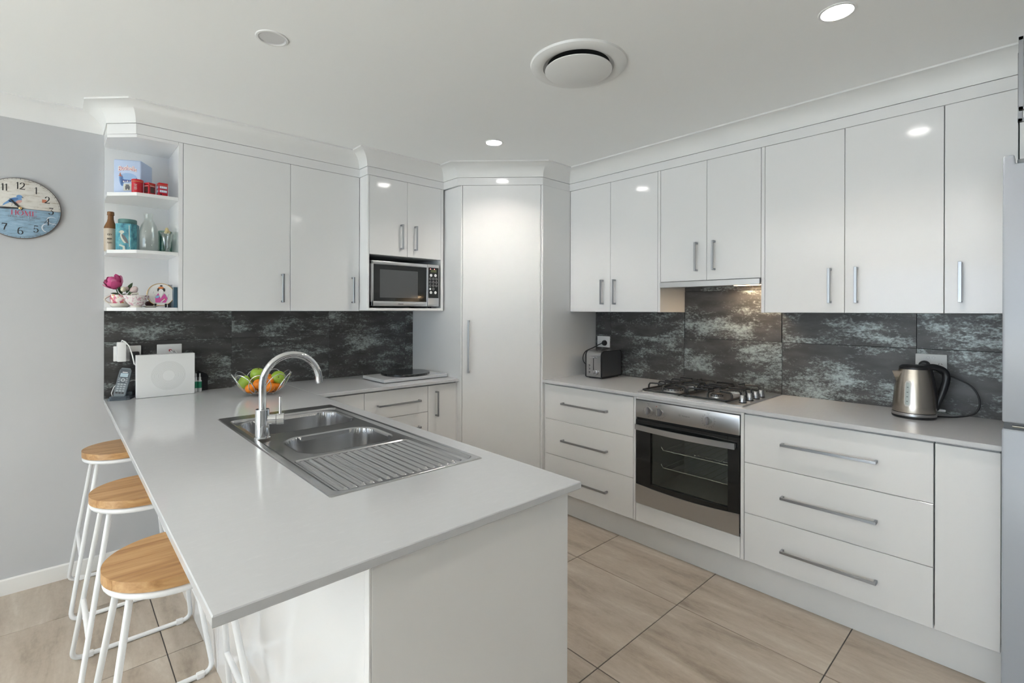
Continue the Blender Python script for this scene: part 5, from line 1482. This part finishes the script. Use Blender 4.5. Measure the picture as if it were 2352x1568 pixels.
# ---- floral teacup, bottom shelf
def floral(name, base, spots, scale, th):
    m = mat(name, base, .18); nt, b = nodes(m)
    v1 = N(nt, 'ShaderNodeTexNoise', i_Scale=scale, i_Detail=3.0); nt.links.new(coords(nt, (1, 1, 1)), v1.inputs['Vector'])
    r1 = ramp(nt, v1.outputs[0], [(th, base), (th + .03, spots[0]), (th + .10, spots[1])])
    v2 = N(nt, 'ShaderNodeTexNoise', i_Scale=scale * 1.7, i_Detail=2.0); nt.links.new(coords(nt, (1, 1, 1.3)), v2.inputs['Vector'])
    gt = N(nt, 'ShaderNodeMapRange', i_1=.63, i_2=.66); nt.links.new(v2.outputs[0], gt.inputs[0])
    mx = N(nt, 'ShaderNodeMix', data_type='RGBA'); nt.links.new(gt.outputs[0], mx.inputs[0]); nt.links.new(r1, mx.inputs[6]); mx.inputs[7].default_value = (*spots[2], 1)
    nt.links.new(mx.outputs[2], b.inputs['Base Color']); return m
M['china'] = mat('cream_china', (.74, .71, .63), .15)
M['floralpink'] = floral('china_pink_roses', (.76, .72, .66), ((.70, .38, .42), (.55, .12, .20), (.60, .30, .06)), 55.0, .50)
M['floralpale'] = floral('china_pale_blossom', (.76, .72, .70), ((.70, .56, .60), (.62, .38, .44), (.22, .16, .18)), 70.0, .53)
ux_, uy_ = .232, 3.222
t = thing('floral_teacup', 'cream teacup painted with pink roses, holding a silk posy', 'cup', (ux_, uy_, S3))
MB().lathe([(0, .0003), (.030, .0003), (.037, .004), (.046, .018), (.047, .021), (.040, .020), (.028, .006), (0, .006)], (ux_, uy_, S3), 40).build('saucer', M['china'], t)
MB().lathe([(0, .012), (.022, .012), (.032, .016), (.040, .030), (.042, .046), (.040, .060), (.042, .066), (.040, .066), (.038, .060), (.039, .046), (.037, .030), (.028, .018), (0, .016)], (ux_, uy_, S3), 40).build('cup', M['floralpink'], t)
hp_ = [(ux_ - .038 - .024 * math.sin(PI * k / 12), uy_ - .012 * math.sin(PI * k / 12), S3 + .060 - .040 * k / 12) for k in range(13)]
MB().tube(hp_, .0042, 10).build('cup_handle', M['china'], t, smooth=60)
# posy: pink peony, cream buds, leaves
M['peony'] = mat('peony_pink', (.60, .085, .26), .55); M['peony2'] = mat('peony_light', (.72, .20, .38), .55)
M['leaf'] = mat('leaf_green', (.045, .10, .035), .5); M['budcream'] = mat('bud_cream', (.70, .66, .50), .5); M['budpink'] = mat('bud_blush', (.74, .60, .58), .5)
t = thing('silk_posy', 'pink silk peony posy with buds and leaves in the teacup', 'flowers', (ux_, uy_, S3 + .06))
pcn = Vector((.205, 3.212, S3 + .130))
FLW = Matrix.Translation(pcn) @ Matrix.Rotation(math.radians(-38), 4, 'Y') @ Matrix.Rotation(math.radians(18), 4, 'X')
def petal(Mx, R, spread, wid, mat_, parent):
    mb = MB(Mx); n, m_ = 8, 8; vs_ = []
    for i in range(n + 1):
        u = i / n
        for j in range(m_ + 1):
            v = (j / m_ - .5) * 2
            a = v * wid * math.sin(PI * (.10 + .80 * u) ** .8)
            ph = -PI / 2 + (PI * .5 + spread) * u
            rr = R * math.cos(ph) * (1 + .05 * v * v); zz = R * (math.sin(ph) + .25) * 1.05 - .004 * v * v
            vs_.append((rr * math.cos(a), rr * math.sin(a), zz))
    mb.add(vs_, [(i * (m_ + 1) + j, i * (m_ + 1) + j + 1, (i + 1) * (m_ + 1) + j + 1, (i + 1) * (m_ + 1) + j) for i in range(n) for j in range(m_)])
    return mb.build('petal', mat_, parent, smooth=70, recalc=False)
fl0 = MB(FLW).ell((0, 0, .006), .020, .020, .024, 14, 10).build('peony_heart', M['peony'], t, smooth=70)
for ring, (cnt, R, spread, wid) in enumerate(((4, .030, .55, .95), (5, .037, .40, .85), (5, .043, .15, .75))):
    for k in range(cnt):
        petal(FLW @ Matrix.Rotation(2 * PI * k / cnt + .4 * ring, 4, 'Z'), R, spread, wid, M['peony2'] if (k + ring) % 3 == 0 else M['peony'], fl0)
def bud(p, r, ax, mat_):
    d = Vector(ax).normalized(); Q = Matrix.Translation(p) @ Vector((0, 0, 1)).rotation_difference(d).to_matrix().to_4x4()
    o = MB(Q).lathe([(0, -.9 * r), (.6 * r, -.8 * r), (.95 * r, -.2 * r), (.9 * r, .4 * r), (.55 * r, 1.0 * r), (0, 1.35 * r)], n=16).build('bud', mat_, t, smooth=70)
    for k in range(3):
        mb = MB(Q @ Matrix.Rotation(2 * PI * k / 3, 4, 'Z'))
        mb.quad((r * .75, -r * .45, -r * .6), (r * 1.02, 0, -.1 * r), (r * .55, r * .5, r * .9), (r * .3, 0, r * 1.25), (r * .7, -r * .4, r * .4)).build('bud_petal', mat_, o, recalc=False)
bud((.243, 3.190, S3 + .092), .013, (-.2, -.7, .7), M['budcream'])
bud((.286, 3.205, S3 + .090), .018, (.55, -.4, .75), M['budpink'])
bud((.258, 3.215, S3 + .096), .010, (.2, .2, 1), M['budpink'])
def leaf(p, d, L, wv, nrm):
    d = Vector(d).normalized(); nrm = Vector(nrm); s = d.cross(nrm).normalized(); u = s.cross(d); p = Vector(p)
    mb = MB(); vs_ = []
    for k in range(7):
        q = k / 6; c0 = p + d * (L * q) + u * (-.25 * L * q * q); hw = wv * math.sin(PI * min(1, q * .95 + .05)) ** .8
        vs_ += [tuple(c0 - s * hw + u * .002), tuple(c0), tuple(c0 + s * hw + u * .002)]
    mb.add(vs_, [(3 * k + a, 3 * k + a + 1, 3 * k + a + 4, 3 * k + a + 3) for k in range(6) for a in (0, 1)]).build('leaf', M['leaf'], t, smooth=60, recalc=False)
for p, d, L in (((.236, 3.20, S3 + .062), (-.7, -.5, .3), .050), ((.240, 3.195, S3 + .060), (.1, -.8, .35), .045), ((.252, 3.20, S3 + .060), (.6, -.5, .25), .050), ((.258, 3.22, S3 + .075), (.35, -.1, 1), .060), ((.235, 3.21, S3 + .070), (-.2, -.3, .8), .045), ((.264, 3.205, S3 + .066), (.5, -.3, .7), .048)):
    leaf(p, d, L, .010, (0, -.6, .8))
MB().tube([(.232, 3.222, S3 + .030), (.222, 3.218, S3 + .075), tuple(pcn + Vector((.004, 0, -.02)))], .0025, 6).tube([(.232, 3.222, S3 + .030), (.240, 3.20, S3 + .085)], .002, 6).tube([(.234, 3.222, S3 + .030), (.278, 3.208, S3 + .080)], .002, 6).build('stems', M['leaf'], t)
# ---- blossom bowl
qx, qy = .289, 3.128
t = thing('blossom_bowl', 'flared pale porcelain bowl with scattered blossom pattern', 'bowl', (qx, qy, S3))
MB().lathe([(.0235, .0003), (.0245, .0003), (.0225, .010), (.021, .010)], (qx, qy, S3), 36).build('foot_ring', M['china'], t)
n_ = 48; pr = [(0, .009), (.022, .009), (.034, .018), (.045, .036), (.0535, .061), (.0515, .0615), (.043, .038), (.032, .021), (.020, .013), (0, .012)]
MB().lathe(pr, (qx, qy, S3), n_).build('bowl', M['floralpale'], t, smooth=60)
tp = MB().tube([(.258, 3.145, S3 + .055), (.278, 3.15, S3 + .070), (.300, 3.150, S3 + .072)], [.003, .004, .006], 8)
tp.ell((.281, 3.147, S3 + .069), .012, .006, .005, 12, 8)
tp.build('china_spoon', M['china'], t, smooth=60)
# ---- small saucer and dark shell between bowl and plate
t = MB().lathe([(0, .0003), (.018, .0003), (.034, .007), (.035, .009), (.030, .008), (.016, .003), (0, .003)], (.350, 3.150, S3), 32)
tag(t.build('small_saucer', M['china'], loc=(.350, 3.150, S3), smooth=60), 'small white saucer behind the blossom bowl', 'saucer')
t = MB().ell((.348, 3.158, S3 + .0195), .020, .016, .016, 14, 8)
tag(t.build('dark_ornament', mat('dark_maroon', (.10, .035, .04), .4), loc=(.348, 3.158, S3 + .004), smooth=60), 'small dark maroon ornament lying on the white saucer', 'ornament')
# ---- display plate on black stand
M['geisha_pink'] = mat('kimono_pink', (.62, .09, .34), .3); M['plate'] = mat('plate_white', (.74, .73, .71), .15); M['hair'] = mat('plate_hair', (.03, .025, .025), .4)
M['kblue'] = mat('kimono_blue', (.22, .45, .66), .3); M['korange'] = mat('plate_orange', (.60, .18, .04), .35); M['skinwhite'] = mat('plate_skin', (.80, .78, .77), .3)
PC = Vector((.393, 3.140, S3 + .068))
PN = Vector((-.16, -1, .10)).normalized()
PU = (Vector((0, 0, 1)) - PN * PN.z).normalized(); PR = PU.cross(PN).normalized()
PF = Matrix(((PR.x, PU.x, PN.x, PC.x), (PR.y, PU.y, PN.y, PC.y), (PR.z, PU.z, PN.z, PC.z), (0, 0, 0, 1)))
t = thing('display_plate', 'gold-rimmed display plate with kimono lady on a black stand', 'plate', (PC.x, PC.y, S3))
PRd = .058
pl = MB(PF).lathe([(0, -.004), (.036, -.004), (PRd, .003), (PRd, .0045), (.040, -.0010), (0, -.0010)], n=48).build('plate', M['plate'], t, smooth=60)
MB(PF).tube([(PRd * math.cos(2 * PI * k / 48), PRd * math.sin(2 * PI * k / 48), .0040) for k in range(48)], .0018, 8, True).build('gold_rim', M['gold'], pl, smooth=60)
def platef(name, mt, polys, e):
    mb = MB(PF)
    for p in polys: mb.quad(*[(a * 1.0, c_ * 1.0, e) for a, c_ in p])
    return mb.build(name, mt, pl, smooth=0, recalc=False)
# the decorated well is a slightly raised disc so that the picture lies on it
MB(PF).lathe([(0, .0016), (.050, .0024), (.050, .0014)], n=40).build('well', M['plate'], pl, smooth=60)
platef('kimono_print', M['geisha_pink'], [[(-.022, -.042), (.022, -.042), (.030, -.020), (.016, .006), (.004, -.012), (-.010, .008), (-.024, -.014)]], .0032)
platef('sash_print', M['kblue'], [oval(-.014, -.012, .010, .006, .6), ], .0036)
platef('sleeve_print', M['korange'], [oval(.014, -.026, .010, .0035, .5)], .0036)
platef('collar_print', M['skinwhite'], [[(-.010, .008), (.0, -.022), (.010, .006), (.005, .012), (-.006, .012)], [(-.002, -.040), (.016, -.022), (.019, -.024), (.004, -.041)]], .0038)
platef('face_print', M['skinwhite'], [oval(.001, .017, .0105, .013)], .0040)
platef('hair_print', M['hair'], [oval(.002, .029, .017, .008), oval(-.011, .022, .004, .006), oval(.015, .022, .004, .006), oval(.002, .046, .006, .004)], .0038)
platef('comb_print', M['korange'], [oval(.001, .036, .012, .0055)], .0042)
platef('grass_print', M['greytext'], [[(-.030, .016), (-.029, .016), (-.032, .006), (-.033, .006)], [(.028, -.020), (.029, -.020), (.036, .004), (.035, .004)], [(-.027, .000), (-.026, .000), (-.020, -.006), (-.021, -.006)]], .0030)
st = MB()
for s in (-1, 1):
    a = .022 * s
    st.tube([tuple(PF @ Vector((a, -.047, .011))), tuple(PF @ Vector((a, -.060, .006))), tuple(PF @ Vector((a, -.058, -.020))), tuple(PF @ Vector((a, .01, -.012)))], .0042, 8)
zmin = min(v[2] for v in st.v)
st.v = [(x, y, z - (zmin - S3 - .0003) * max(0, 1 - (z - zmin) / .03)) for x, y, z in st.v]
st.build('plate_stand', M['black'], t, smooth=50)
# ---- cards and a slim dark book against the side panel
CV = mat('card_white', (.66, .67, .70), .5)
t = MB().prism([(.4300, 3.190), (.4315, 3.190), (.4410, 3.225), (.4505, 3.190), (.4520, 3.190), (.4415, 3.229)], S3 + .0003, S3 + .125)
tag(t.build('folded_card', CV, loc=(.441, 3.20, S3)), 'folded white card standing behind the display plate', 'card')
t = thing('slim_book', 'slim dark teal book upright against the shelf side', 'book', (.448, 3.13, S3))
MB().rbox(.4420, .4435, 3.085, 3.180, S3 + .0003, S3 + .107, .0004).rbox(.4555, .4570, 3.085, 3.180, S3 + .0003, S3 + .107, .0004).rbox(.4420, .4570, 3.0835, 3.0855, S3 + .0003, S3 + .107, .0004).build('cover', mat('book_teal', (.03, .075, .11), .4), t)
MB().box(.4436, .4554, 3.0858, 3.177, S3 + .003, S3 + .104).build('pages', mat('book_pages', (.36, .30, .36), .7), t)
